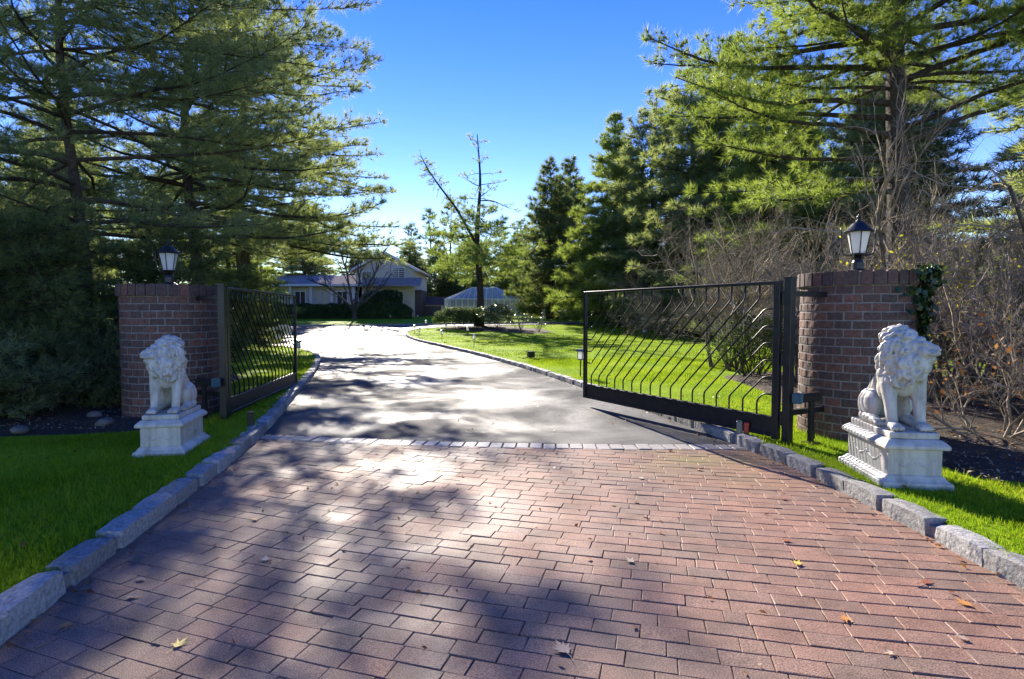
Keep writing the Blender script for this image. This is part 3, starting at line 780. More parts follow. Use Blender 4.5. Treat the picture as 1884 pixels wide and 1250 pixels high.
def lion_mesh():
    b = MB(); r_ = random.Random(3)
    def cap(p, rad, seg=14):
        b.tube(p, rad, seg)
        b.ball(p[0], rad[0] if not isinstance(rad, float) else rad, seg, 8); b.ball(p[-1], rad[-1] if not isinstance(rad, float) else rad, seg, 8)
    # trunk, chest, haunches, legs
    cap([(0, .235, .165), (0, .17, .26), (0, .06, .38), (0, -.06, .48), (0, -.13, .54)], [.140, .150, .145, .150, .15])
    b.ball((0, -.155, .45), (.125, .115, .17)); b.ball((0, .27, .14), (.15, .10, .13))
    for s in (-1, 1):
        b.ball((s * .125, .175, .165), (.082, .165, .155)); b.ball((s * .135, .10, .19), (.07, .12, .13))
        cap([(s * .150, .20, .055), (s * .155, .05, .046), (s * .155, -.02, .042)], [.055, .050, .046]); b.ball((s * .155, -.055, .035), (.052, .065, .036))
        for k in range(4): b.ball((s * .155 + (k - 1.5) * .024, -.108, .026), (.015, .026, .024), 8, 6)
        b.ball((s * .115, -.13, .43), (.075, .105, .15)); b.ball((s * .125, -.10, .36), (.058, .085, .12))
        cap([(s * .118, -.155, .40), (s * .120, -.19, .27), (s * .118, -.205, .20), (s * .115, -.22, .10), (s * .115, -.235, .045)], [.072, .056, .050, .046, .046])
        b.ball((s * .115, -.275, .038), (.056, .080, .040))
        for k in range(4): b.ball((s * .115 + (k - 1.5) * .027, -.338 + abs(k - 1.5) * .010, .028), (.0155, .030, .026), 8, 6)
    # tail along the side
    cap([(.05, .36, .05), (.14, .34, .03), (.205, .24, .028), (.215, .12, .028), (.205, .02, .03)], [.028, .026, .022, .022, .030], 10)
    # mane on the chest (does not turn)
    b.ball((0, -.135, .58), (.182, .172, .18)); b.ball((0, -.17, .50), (.14, .12, .12))
    def lock(p, d, n, L, rad):
        n = Vector(n).normalized(); d = Vector(d); d = (d - n * d.dot(n)).normalized(); sd = d.cross(n); P = []; rr = []
        sg = r_.choice((-1, 1)); am = L * .20
        for k in range(8):                                            # S-shaped lock with a curled end, hugging the mass below
            q = k / 7
            P.append(Vector(p) + d * L * (q - .22 * q * q) + sd * sg * am * (math.sin(q * 4.6) + .5 * q * q) + n * (.016 + .020 * math.sin(q * math.pi) - .045 * q * q)); rr.append(rad * (1 - .6 * q ** 2))
        b.tube(P, rr, 7); b.ball(P[0], rr[0], 7, 5); b.ball(P[-1], rr[-1] * 1.1, 7, 5)
    for k in range(46):
        a = r_.uniform(-1.9, 1.9); z = r_.uniform(.46, .66)
        rx, ry = .165 * (1 - .35 * (0.66 - z) / .2 * .5), .165
        p = (math.sin(a) * rx, -.125 - math.cos(a) * ry * (.9 if abs(a) < 1 else .8), z)
        n = (math.sin(a), -math.cos(a), .1); lock(p, (-.25 * math.sin(a) + r_.gauss(0, .15), -.12, -1), n, r_.uniform(.10, .15), r_.uniform(.019, .026))
    # head and upper mane, turned about the neck
    R_ = Matrix.Rotation(R(45), 4, 'Z'); piv = Vector((0, -.10, 0))
    T = Matrix.Translation(piv) @ R_ @ Matrix.Translation(-piv) @ Matrix.Translation((0, -.015, .02)) 
    k0 = len(b.v); H = Vector((0, -.16, .705))
    def hb(o, r, **k): b.ball(H + Vector(o), r, **k)
    hb((0, .01, .0), (.105, .115, .115)); hb((0, .075, -.06), (.185, .15, .215)); hb((0, .02, -.13), (.172, .155, .18)); hb((0, .05, .055), (.135, .12, .11))
    hb((0, -.040, .002), (.098, .095, .098)); hb((0, -.085, -.03), (.080, .075, .075)); hb((0, -.105, .008), (.052, .080, .052)); hb((0, -0.148, .004), (.033, .066, .036)); hb((0, -0.158, -.036), (.064, .056, .038)); hb((0, -0.172, -.016), (.034, .042, .028))
    for s in (-1, 1):
        hb((s * .033, -0.180, -.043), (.034, .034, .024)); hb((s * .060, -0.095, -.035), (.045, .06, .055)); hb((s * .044, -.112, .044), (.034, .026, .017))
        hb((s * .046, -.124, .018), (.017, .012, .009)); hb((s * .075, -.03, .01), (.04, .06, .06)); hb((s * .108, .0, .098), (.030, .022, .036))
        hb((s * .020, -0.210, -.010), (.013, .012, .010))
    hb((0, -0.210, -.008), (.025, .012, .012)); hb((0, -.150, -.090), (.046, .042, .024)); hb((0, -0.130, -.105), (.055, .05, .04)); hb((0, -.075, .070), (.055, .035, .032))
    for k in range(190):
        th = r_.uniform(0, 2 * math.pi); f = r_.uniform(0, 1)
        c, s_ = math.cos(th), math.sin(th)                            # ring about the face, f: 0 at face edge, 1 at the back
        ry = -.030 + .175 * f; rad = .116 + .080 * math.sin(min(1, f * 1.1) * math.pi * .6)
        zc = -.02 - .05 * f
        p = H + Vector((c * rad, ry, zc + s_ * rad * 1.12))
        n = Vector((c, -.25 + .75 * f, s_)); d = Vector((c * .5, .35, -.9))
        if s_ > .6: d = Vector((c * 1.0 + r_.uniform(-.7, .7), .9, -.2))
        if s_ < -.3: d = Vector((c * .15, -.1, -1))
        lock(p, d, n, r_.uniform(.075, .115), r_.uniform(.012, .019))
    for k in range(16):                                               # beard
        a = r_.uniform(-1.1, 1.1); lock(H + Vector((math.sin(a) * .07, -.06 - .05 * math.cos(a), -.115 + r_.uniform(-.02, .01))), (math.sin(a) * .3, .1, -1), (math.sin(a), -math.cos(a), 0), r_.uniform(.08, .13), .022)
    HS = Matrix.Translation(H) @ Matrix.Diagonal((1.03, 1.05, 1.04, 1)) @ Matrix.Translation(-H)
    for i in range(k0, len(b.v)): b.v[i] = tuple(T @ HS @ Vector(b.v[i]))
    raw = b.mesh('lion_raw', None)
    o = bpy.data.objects.new('lion_raw', raw); COL.objects.link(o)
    md = o.modifiers.new('r', 'REMESH'); md.mode = 'VOXEL'; md.voxel_size = .0064; md.use_smooth_shade = True
    sm = o.modifiers.new('s', 'SMOOTH'); sm.factor = .25; sm.iterations = 1
    dg = bpy.context.evaluated_depsgraph_get(); ev = o.evaluated_get(dg)
    me = bpy.data.meshes.new_from_object(ev); me.name = 'lion_statue'
    bpy.data.objects.remove(o); me.materials.clear(); me.materials.append(MT['marble'])
    # chisel the eye sockets, nostrils and the line of the mouth into the surface
    co = np.empty(len(me.vertices) * 3); me.vertices.foreach_get('co', co); co = co.reshape(-1, 3)
    X_ = np.array(T @ HS); fw = (X_[:3, :3] @ np.array([0, -1., 0])); fw /= np.linalg.norm(fw)
    cuts = [((q * .046, -.133, .016), .019, .015) for q in (-1, 1)] + [((q * .013, -.222, -.012), .010, .008) for q in (-1, 1)]
    cuts += [((q, -.205 + q * q * 14, -.071 + q * q * 3), .011, .010) for q in np.linspace(-.055, .055, 15)]
    for p_, r1, dp in cuts:
        c = X_[:3, :3] @ (np.array(H) + p_) + X_[:3, 3]; d_ = np.linalg.norm(co - c, axis=1)
        k_ = np.clip(1 - d_ / (r1 * 1.7), 0, 1); co -= fw * (dp * (k_ * k_ * (3 - 2 * k_)))[:, None]
    me.vertices.foreach_set('co', co.ravel()); me.update()
    return me
LM = lion_mesh()
def on_pedestal(loc, rz, sc, side, plabel, llabel):
    pedestal(loc, rz, sc, plabel)
    o = link('lion_statue', LM, None, (loc[0], loc[1], loc[2] + .4785 * sc), (0, 0, rz)); o.scale = (sc * side, sc, sc)
    tag(o, llabel, 'statue')
# corner-based centres: front centre plus half the length backwards
rzr = math.atan2(-.14, .99)
on_pedestal((3.32, 4.92, LAWN - .005), rzr, .94, 1, 'white stone pedestal with striped gate shadow on its long side', 'white seated lion statue in front of the ivy clad pillar, head turned right')
rzl = R(11)
on_pedestal((-3.57, 5.94, LAWN - .005), rzl, .85, -1, 'white stone pedestal in shade before the shaded pillar', 'white seated lion statue in front of the shaded pillar, head turned left')

# ------------------------------------------------------------------ house, outbuilding, greenhouse, car
def house():
    bx, by = -16.6, 58.0; z0 = float(g(58)) + .06
    t = empty('house', (bx, by, z0), 0, 'pale two storey house with gabled wing behind the dark hedge', 'house')
    S, W_, RF_ = MT['siding'], MT['white'], MT['roof']
    def window(x0, x1, za, zb, y, door=False):
        f = MB()
        for c, d in ((((x0 + x1) / 2, y - .05, zb - .05), (x1 - x0, .10, .10)), (((x0 + x1) / 2, y - .05, za + .05), (x1 - x0, .10, .10)), ((x0 + .05, y - .05, (za + zb) / 2), (.10, .10, zb - za - .2)), ((x1 - .05, y - .05, (za + zb) / 2), (.10, .10, zb - za - .2)), (((x0 + x1) / 2, y - .04, (za + zb) / 2), (.06, .06, zb - za - .2))): f.box(c, d)
        o = f.build('door_frame' if door else 'window', W_, t)
        MB().box(((x0 + x1) / 2, y - .012, (za + zb) / 2), (x1 - x0 - .2, .02, zb - za - .2)).build('leaf' if door else 'pane', MT['darkwood'] if door else MT['darkglass'], o)
    # left one storey part with deep porch, x from -14 to 1.2
    MB().box((-6.4, 4.0, 1.55), (15.2, 7.2, 3.1)).build('wall', S, t)
    MB().box((-6.4, 1.8, 3.25), (15.9, 4.4, .22)).build('eave', W_, t)
    MB().poly([(-14.5, -.4, 3.36), (1.5, -.4, 3.36), (1.5, 7.6, 3.36), (-14.5, 7.6, 3.36), (-13, 3.6, 4.5), (1.2, 3.6, 4.5)], [(0, 1, 5, 4), (2, 3, 4, 5), (3, 0, 4), (1, 2, 5), (3, 2, 1, 0)]).build('roof', RF_, t)
    for x in (-6.0, -3.9, -1.75, .45): MB().box((x, .1, 1.55), (.26, .26, 3.1)).build('porch_post', W_, t)
    for x in (-12.5, -9.5): window(x, x + 1.6, .9, 2.6, .40)
    window(-5.7, -4.5, .3, 2.7, .40, True); window(-1.4, -.2, .3, 2.7, .40, True); window(.0, .9, 1.0, 2.6, .40)
    for k in range(2): MB().box((-3.4 + k * 1.15, .36, 1.5), (1.12, .06, 2.6)).build('garage_door', MT['siding'], t)
    # two storey block, gable towards the viewer
    MB().box((3.6, 4.6, 2.4), (6.0, 8.4, 4.8)).build('wall', S, t)
    MB().poly([(.6, .4, 4.8), (6.6, .4, 4.8), (3.6, .4, 6.4), (.6, .55, 4.8), (6.6, .55, 4.8), (3.6, .55, 6.4)], [(0, 1, 2), (5, 4, 3), (0, 3, 4, 1), (1, 4, 5, 2), (2, 5, 3, 0)]).build('gable', S, t)
    for sx in (-1, 1):
        MB().poly([(3.6, 0, 6.52), (3.6 + sx * 3.5, 0, 4.62), (3.6 + sx * 3.5, 9.2, 4.62), (3.6, 9.2, 6.52), (3.6, 0, 6.72), (3.6 + sx * 3.5, 0, 4.8), (3.6 + sx * 3.5, 9.2, 4.8), (3.6, 9.2, 6.72)],
                  [(0, 1, 2, 3), (7, 6, 5, 4), (0, 4, 5, 1), (1, 5, 6, 2), (2, 6, 7, 3), (3, 7, 4, 0)]).build('roof', RF_, t)
        MB().poly([(3.6, -.06, 6.5), (3.6 + sx * 3.5, -.06, 4.6), (3.6 + sx * 3.5, -.06, 4.84), (3.6, -.06, 6.76), (3.6, -.01, 6.5), (3.6 + sx * 3.5, -.01, 4.6), (3.6 + sx * 3.5, -.01, 4.84), (3.6, -.01, 6.76)],
                  [(0, 1, 2, 3), (7, 6, 5, 4), (0, 4, 5, 1), (1, 5, 6, 2), (2, 6, 7, 3), (3, 7, 4, 0)]).build('barge_board', W_, t)
    window(4.3, 5.7, 3.5, 5.1, .40); window(1.2, 2.3, 3.4, 4.7, .40); window(1.3, 2.9, .8, 2.6, .40); window(4.5, 5.5, .9, 2.7, .40)
    for k in range(7): MB().box((5.0, .30, 3.68 + k * .2), (1.1, .03, .05)).build('louvre', W_, t)
    # lean-to roof across the ground floor of the gabled block
    MB().poly([(1.5, -.9, 3.1), (7.4, -.9, 3.1), (7.4, .4, 3.9), (1.5, .4, 3.9), (1.5, -.9, 3.25), (7.4, -.9, 3.25), (7.4, .4, 4.05), (1.5, .4, 4.05)], [(3, 2, 1, 0), (4, 5, 6, 7), (0, 1, 5, 4), (1, 2, 6, 5), (2, 3, 7, 6), (3, 0, 4, 7)]).build('porch_roof', RF_, t)
    MB().box((6.95, 2.6, 1.4), (.68, 4.0, 2.8)).build('side_wing', MT['darkwood'], t)
    return t
house()

def outbuilding():
    x0, y0 = -9.6, 61.0; z0 = float(g(y0)) + .05
    t = empty('garden_shed', (x0, y0, z0), 0, 'low shed with brown roof and dark door beyond the drive', 'shed')
    MB().box((2.9, 1.2, .6), (8.6, 2.4, 1.2)).build('wall', MT['siding'], t)
    MB().poly([(-1.7, -.35, 1.18), (7.5, -.35, 1.18), (7.5, 2.8, 1.18), (-1.7, 2.8, 1.18), (-1.5, 1.2, 2.1), (7.3, 1.2, 2.1)], [(0, 1, 5, 4), (2, 3, 4, 5), (3, 0, 4), (1, 2, 5), (3, 2, 1, 0)]).build('roof', MT['brownroof'], t)
    MB().box((.9, -.02, .55), (2.2, .06, 1.08)).build('door', flat('navy_door', (.02, .022, .045), .4), t)
    for x in (-.9, 2.6, 4.2, 5.9): MB().box((x, -.03, .6), (.12, .1, 1.16)).build('post', MT['white'], t)
outbuilding()

def greenhouse():
    cx, cy = -2.9, 59.5; z0 = float(g(cy)) + LAWN; wx, dy, e, r = 7.8, 5.0, 1.75, 3.0
    t = empty('greenhouse', (cx, cy, z0), R(0), 'glazed white framed greenhouse with hipped roof behind the forked pine', 'greenhouse')
    Wm = MT['white']; hx, hy = wx / 2, dy / 2; rx = 1.35
    def bar(a, b, rr=.035): MB().tube([a, b], rr, 4).build('frame_bar', Wm, t)
    def pane(pts): MB().poly(pts, [(0, 1, 2, 3)] if len(pts) == 4 else [(0, 1, 2)]).build('pane', MT['pane'], t)
    n = 13
    for i in range(n + 1):
        x = -hx + wx * i / n; f = max(-rx, min(rx, x * .999)) if abs(x) < rx else math.copysign(rx, x)
        bar((x, -hy, 0), (x, -hy, e)); bar((x, hy, 0), (x, hy, e)); bar((x, -hy, e), (f if abs(x) > rx else x, 0, r), .025)
        if i < n:
            x2 = x + wx / n; f2 = x2 if abs(x2) <= rx else math.copysign(rx, x2); f1 = x if abs(x) <= rx else math.copysign(rx, x)
            pane([(x, -hy, 0.02), (x2, -hy, .02), (x2, -hy, e), (x, -hy, e)])
            pane([(x, -hy, e), (x2, -hy, e), (f2, 0, r), (f1, 0, r)])
            pane([(x, hy, e), (x2, hy, e), (f2, 0, r), (f1, 0, r)])
    m = 7
    for i in range(m + 1):
        y = -hy + dy * i / m
        for sx in (-1, 1):
            bar((sx * hx, y, 0), (sx * hx, y, e)); bar((sx * hx, y, e), (sx * rx, 0, r), .025)
            if i < m: pane([(sx * hx, y, .02), (sx * hx, y + dy / m, .02), (sx * hx, y + dy / m, e), (sx * hx, y, e)])
    for a, b in (((-hx, -hy, e), (hx, -hy, e)), ((-hx, hy, e), (hx, hy, e)), ((-hx, -hy, e), (-hx, hy, e)), ((hx, -hy, e), (hx, hy, e)), ((-rx, 0, r), (rx, 0, r)), ((-hx, -hy, .05), (hx, -hy, .05)), ((hx, -hy, .05), (hx, hy, .05)), ((hx - 1.8, -hy, .05), (hx, -hy, e))): bar(a, b, .05)
greenhouse()

def car():
    t = empty('parked_car', (-14.3, 30.6, 0.02), R(38), 'silver parked car on the drive, mostly hidden behind a trunk', 'car')
    prof = [(-2.1, .35), (-2.15, .75), (-2.0, .98), (-1.35, 1.04), (-.75, 1.42), (.55, 1.45), (1.15, 1.02), (1.95, .88), (2.15, .68), (2.15, .35)]
    def loft(pr, hw, inset):
        return [[(x, -hw(z), z) for x, z in pr], [(x, hw(z), z) for x, z in pr]]
    hw = lambda z: .86 if z < 1.0 else .86 - (z - 1.0) * .45
    MB().rings(loft(prof, hw, 0)).build('body', MT['silver'], t, bevel=.04, segs=2)
    for s in (-1, 1):
        MB().poly([(x, s * (hw(z) + .006), z) for x, z in ((-1.15, 1.06), (-.68, 1.36), (.48, 1.39), (.98, 1.05))], [(0, 1, 2, 3)]).build('side_window', MT['darkglass'], t)
        for x in (-1.35, 1.35):
            wv = MB().tube([(x, s * .68, .32), (x, s * .885, .32)], .325, 22).build('wheel', MT['rubber'], t)
            MB().tube([(x, s * .86, .32), (x, s * .895, .32)], .22, 16).build('rim', MT['silver'], wv)
        MB().box((2.13, s * .6, .72), (.08, .34, .14)).build('headlight', MT['frost'], t, bevel=.02)
    MB().poly([(1.08, -.70, 1.06), (1.08, .70, 1.06), (.60, .62, 1.42), (.60, -.62, 1.42)], [(0, 1, 2, 3)]).build('windscreen', MT['darkglass'], t)
car()

# ------------------------------------------------------------------ small things on the lawns
def path_light(x, y, sc, label, onlawn=True, lean=0.0):
    t = empty('path_light', (x, y, float(g(y)) + (LAWN if onlawn else 0)), random.uniform(0, 1.5), label, 'path light', 'path lights along the drive')
    t.rotation_euler.x = lean; t.scale = (sc, sc, sc)
    MB().tube([(0, 0, -.05), (0, 0, .36)], .014, 8).build('stake', MT['iron'], t)
    MB().box((0, 0, .372), (.10, .10, .02)).build('lamp_base', MT['iron'], t)
    MB().box((0, 0, .46), (.085, .085, .155)).build('lens', MT['frost'], t)
    for sx in (-1, 1):
        for sy in (-1, 1): MB().box((sx * .052, sy * .052, .46), (.012, .012, .158)).build('corner_bar', MT['greymetal'], t)
    MB().rings([[(sx * q, sy * q, z) for sx, sy in ((-1, -1), (1, -1), (1, 1), (-1, 1))] for q, z in ((.088, .54), (.092, .552), (.06, .585), (.012, .60))]).build('lamp_cap', MT['greymetal'], t)
for x, y, s_, lb in ((1.53, 12.67, 1.06, 'solar path light right beside the free end of the open gate, nearest one'),
                     (-1.57, 23.38, 1.0, 'solar path light on the kerb lawn, second nearest on the island'),
                     (-3.57, 28.9, 1.0, 'solar path light on the island lawn below the clipped round bush'),
                     (-5.42, 33.1, 1.0, 'solar path light near the rounded tip of the island lawn'),
                     (-6.25, 36.4, 1.0, 'solar path light at the very tip of the island lawn'),
                     (-6.3, 41.6, 1.0, 'farthest solar path light on the island, beside the back stretch of drive'),
                     (-4.3, 37.1, .95, 'solar path light just below the clipped round bush'),
                     (-2.68, 34.2, 1.0, 'solar path light before the mulch bed under the forked pine'),
                     (-6.50, 17.3, 1.0, 'solar path light at the edge of the lawn behind the shaded gate'),
                     (-8.3, 50.0, 1.0, 'solar path light on the far lawn strip near the end of the hedge'),
                     (-10.7, 50.0, 1.0, 'solar path light on the far lawn strip before the hedge')):
    path_light(x, y, s_, lb, True, random.gauss(0, .03))

t = empty('flood_light', (.60, 17.9, LAWN), R(25), 'low black flood light lying on the sunlit lawn', 'flood light')
MB().box((0, 0, .12), (.22, .16, .16)).build('housing', MT['iron'], t, bevel=.02)
MB().box((0, 0, .215), (.26, .20, .025)).build('hood', MT['iron'], t)
MB().tube([(0, 0, -.05), (0, 0, .06)], .02, 8).build('stake', MT['iron'], t)
MB().tube([(-.1, 0, .05), (-.22, .02, .015), (-.3, .05, .01)], .012, 6).build('cable', MT['rubber'], t)

t = empty('stub_post', (-3.27, 7.05, LAWN), R(20), 'short dark stub post in the grass before the shaded gate', 'post')
MB().box((0, 0, .08), (.07, .07, .2)).build('post', MT['iron'], t, bevel=.006)
MB().box((0, 0, .186), (.085, .085, .012)).build('cap', MT['iron'], t)
t = empty('safety_sensor', (2.665, 6.6, LAWN), R(-25), 'small grey gate sensor post with a red reflector by the kerb', 'sensor')
MB().box((0, 0, .07), (.07, .06, .18)).build('housing', MT['greymetal'], t, bevel=.008)
MB().box((.075, 0, .075), (.06, .05, .15)).build('reflector', MT['red'], t, bevel=.01)

def figure(name, loc, rz, sc, label, cat):
    """white lawn statue: robed body leaning a little, head, folded and raised wing"""
    b = MB()
    b.tube([(0, 0, 0), (0, 0, .10), (-.02, 0, .35), (-.05, 0, .65), (-.09, 0, .9), (-.12, 0, 1.04)], [.16, .13, .11, .14, .13, .06], 12)
    b.ball((-.14, -.03, 1.15), (.075, .085, .10)); b.ball((-.155, -.11, 1.14), (.02, .04, .02), 8, 6)
    b.tube([(-.05, .02, .92), (.10, .03, 1.0), (.24, .03, 1.06), (.32, .02, 1.05)], [.06, .07, .055, .015], 8)
    b.tube([(.0, .06, .9), (.1, .08, .7), (.14, .08, .5)], [.07, .06, .01], 8)
    b.tube([(-.14, -.05, .88), (-.2, -.12, .75), (-.15, -.18, .7)], [.045, .04, .03], 8)
    me = b.mesh(name, None); o = link(name, me); md = o.modifiers.new('r', 'REMESH'); md.mode = 'VOXEL'; md.voxel_size = .022; md.use_smooth_shade = True
    ev = o.evaluated_get(bpy.context.evaluated_depsgraph_get()); m2 = bpy.data.meshes.new_from_object(ev); bpy.data.objects.remove(o)
    m2.materials.clear(); m2.materials.append(MT['white'])
    o = link(name, m2, None, loc, (0, 0, rz)); o.scale = (sc,) * 3
    return tag(o, label, cat)
figure('garden_statue', (8.86, 37.8, float(g(37.8)) + LAWN), 0, 1.15, 'white garden statue on the lawn seen through the open gate bars', 'statue')
figure('garden_statue', (3.0, 54.0, float(g(54)) + LAWN), R(160), .85, 'small white lawn statue beside the bare shrubs near the trees', 'statue')
t = empty('wire_stand', (3.85, 53.4, float(g(53.4)) + LAWN), 0, 'thin black wire plant stand on the lawn near the trees', 'stand')
for a in range(3): MB().tube([(.25 * math.cos(a * 2.1), .25 * math.sin(a * 2.1), -.02), (.14 * math.cos(a * 2.1), .14 * math.sin(a * 2.1), .8)], .022, 6).build('leg', MT['iron'], t)
MB().lathe([(.22, .78), (.24, .80), (.24, .84), (.2, .86)], 14).build('top', MT['iron'], t)

def rock(loc, r, seed, label):
    r_ = random.Random(seed); bm = bmesh.new(); bmesh.ops.create_icosphere(bm, subdivisions=3, radius=1)
    ph = [r_.uniform(0, 6) for _ in range(3)]
    for v in bm.verts:
        c = v.co.copy(); k = 1 + .12 * math.sin(c.x * 2.3 + ph[0]) + .10 * math.sin(c.y * 3.1 + ph[1]) + .1 * math.sin(c.z * 2.7 + c.x * 2 + ph[2]); v.co = Vector((c.x * r[0], c.y * r[1], c.z * r[2])) * k
    me = bpy.data.meshes.new('rock'); bm.to_mesh(me); bm.free(); me.materials.append(MT['rock'])
    for p in me.polygons: p.use_smooth = True
    tag(link('rock', me, None, loc), label, 'rock', 'rocks edging the dark bed')
rock((-5.03, 6.95, LAWN + .07), (.11, .09, .06), 1, 'pale rounded rock in the dark bed beside the shaded pillar')
rock((-5.75, 6.55, LAWN + .06), (.09, .08, .06), 2, 'pale rock at the left end of the dark bed')
rock((-5.55, 7.5, LAWN + .07), (.10, .08, .05), 4, 'small dull rock farther back under the low juniper')

# ------------------------------------------------------------------ trees
def tube_part(name, S, mat, parent, sides=5, smooth=True):
    S = np.asarray(S); thin = S[:, 6] < .022
    V, F = seg_tubes(S[~thin], sides) if (~thin).any() else (np.zeros((0, 3)), np.zeros((0, 4), int))
    if thin.any():
        V2, F2 = seg_tubes(S[thin], 3); F = np.concatenate([F, F2 + len(V)]); V = np.concatenate([V, V2])
    return link(name, np_mesh(name, V, F, mat, smooth), parent)

def pine(H, r0, zc, Rm, rng, dz=.6, per=5, k=14, nl=.16, nw=.012, spread=.55, twig=.42, tuft=.17, shape=.75, e0=(.05, .35), top_e=.9, gap=0.0, lean=(0, 0), extra=(), tipup=.25, dens=1.0, az_bias=None):
    """pine: tapered trunk, whorls of branches, flat sprays of twigs, needle tufts. Returns wood segments, tuft points, tuft directions"""
    S = []; TP = []; TD = []
    def trunk(z):
        q = z / H; return np.array([lean[0] * q * q * H + .12 * math.sin(z * .7), lean[1] * q * q * H + .1 * math.cos(z * .6) - .1, z])
    zs = np.linspace(0, H, 22)
    rad = lambda z: r0 * (1 - .9 * (z / H)) * (1 + .45 * math.exp(-z * 2.2))
    for a, b in zip(zs[:-1], zs[1:]): S.append(np.r_[trunk(a), trunk(b), rad(a), rad(b)])
    todo = []
    z = zc
    while z < H - .15:
        q = (z - zc) / (H - zc)
        n = per if q < .85 else 3
        a0 = rng.uniform(0, 6.28)
        for j in range(n):
            if rng.uniform() < gap: continue
            prof = (1 - q) ** shape * (.55 + .45 * min(1, q * 6 + .35))
            L = Rm * prof * rng.uniform(.6, 1.12) + .18
            az = a0 + j * 6.283 / n + rng.normal() * .25
            if az_bias is not None: L *= az_bias(az)
            el = e0[0] + (e0[1] - e0[0]) * rng.uniform() + (top_e - e0[1]) * max(0, q - .55) / .45
            todo.append((z + rng.normal() * .1, az, L, el, None))
        z += dz * rng.uniform(.7, 1.3) * (1 - .35 * q)
    todo += [(*e, 1) for e in extra]
    for z, az, L, el, ex in todo:
        p = trunk(z); n = 8; d = np.array([math.cos(az) * math.cos(el), math.sin(az) * math.cos(el), math.sin(el)])
        rb = max(.008, min(rad(z) * .5, .014 * L + .006)); P = [p]; D = [d]
        for s in range(n):
            d = d + rng.normal(size=3) * [.10, .10, .06] + [0, 0, (-.05 if s < 4 else tipup * .25)]
            d /= np.linalg.norm(d); q_ = p + d * L / n
            S.append(np.r_[p, q_, rb * (1 - .85 * s / n), rb * (1 - .85 * (s + 1) / n)]); p = q_; P.append(p); D.append(d)
        P = np.array(P); D = np.array(D)
        nt_ = max(3, int(L / twig * 2 * dens))
        f = np.sort(rng.uniform((.32 if ex else .18) if L > 1 else .05, 1, nt_)) * n
        for ti, ff in enumerate(f):
            i = min(int(ff), n - 1); fr = ff - i; bp = P[i] * (1 - fr) + P[i + 1] * fr; bd = D[i + 1]
            sd = np.cross(bd, [0, 0, 1.]); sd /= np.linalg.norm(sd) + 1e-9; sg = 1 if ti % 2 else -1
            an = rng.uniform(.55, 1.15)
            td = bd * math.cos(an) + sd * sg * math.sin(an) + [0, 0, rng.uniform(-.1, .35)]; td /= np.linalg.norm(td)
            tl = (.18 + .34 * L * (1.08 - ff / n)) * rng.uniform(.5, 1.1); tl = min(tl, 1.5)
            m = 2; tp = bp
            for s in range(m):
                td = td + rng.normal(size=3) * .12 + [0, 0, .06]; td /= np.linalg.norm(td)
                t2 = tp + td * tl / m; S.append(np.r_[tp, t2, .0065 * (1 - s / m * .6), .0065 * (1 - (s + 1) / m * .6)])
                kk = max(1, int(tl / m / tuft * rng.uniform(.7, 1.5)))
                for _ in range(kk):
                    h = rng.uniform(); o = rng.normal(size=3) * .05 * [1, 1, .7]
                    TP.append(tp + (t2 - tp) * h + o); TD.append(td + rng.normal(size=3) * .35 + [0, 0, .1])
                tp = t2
            TP.append(tp); TD.append(td)
        TP.append(p); TD.append(d)
    return np.array(S), np.array(TP), norm(np.array(TD))

def make_pine(name, loc, label, mat, seed, nb, cat='tree', group=None, bark='bark', needles=None, sides=5, keep=None, **kw):
    r_ = np.random.default_rng(seed)
    S, TP, TD = pine(rng=r_, **kw)
    k, L, W_, sp = nb
    if keep is not None:
        ok = keep(TP); TP, TD = TP[ok], TD[ok]
    V, F = blades(TP, TD, k, L, W_, sp, r_, up=.12, back=.0)
    t = empty(name, loc, 0, label, cat, group)
    tube_part('trunk', S, MT[bark], t, sides)
    link('crown', np_mesh('crown', V, F, mat), t)
    return t
def place(proto, x, y, rz, sc, label, z=None):
    c = copy_tree(proto); c.location = (x, y, (float(g(y)) if z is None else z) ); c.rotation_euler = (0, 0, rz); c.scale = (sc[0], sc[0], sc[1]); c['label'] = label
    return c

N, NL, ND = MT['needle'], MT['needle_lightgreen'], MT['needle_dark']
# the near pine on the left, overhanging the pillar
make_pine('pine_tree', (-7.7, 10.2, .05), 'near pine with long drooping boughs filling the upper left corner', N, 101, (20, .21, .0085, .55), H=10.5, r0=.125, zc=3.0, Rm=4.6, dz=.52, per=5, twig=.34, tuft=.125, shape=.45, e0=(.0, .3), tipup=.3,
          extra=((5.6, R(-35), 5.0, .15), (6.4, R(-10), 5.2, .12), (6.8, R(-55), 4.6, .2), (7.3, R(-20), 5.4, .1), (4.9, R(8), 4.6, .22), (7.8, R(10), 5.6, .2), (6.0, R(25), 5.4, .2), (7.0, R(40), 5.6, .2), (8.4, R(-40), 5, .2), (8.3, R(-5), 5.8, .15), (6.6, R(-30), 5.6, .2)))
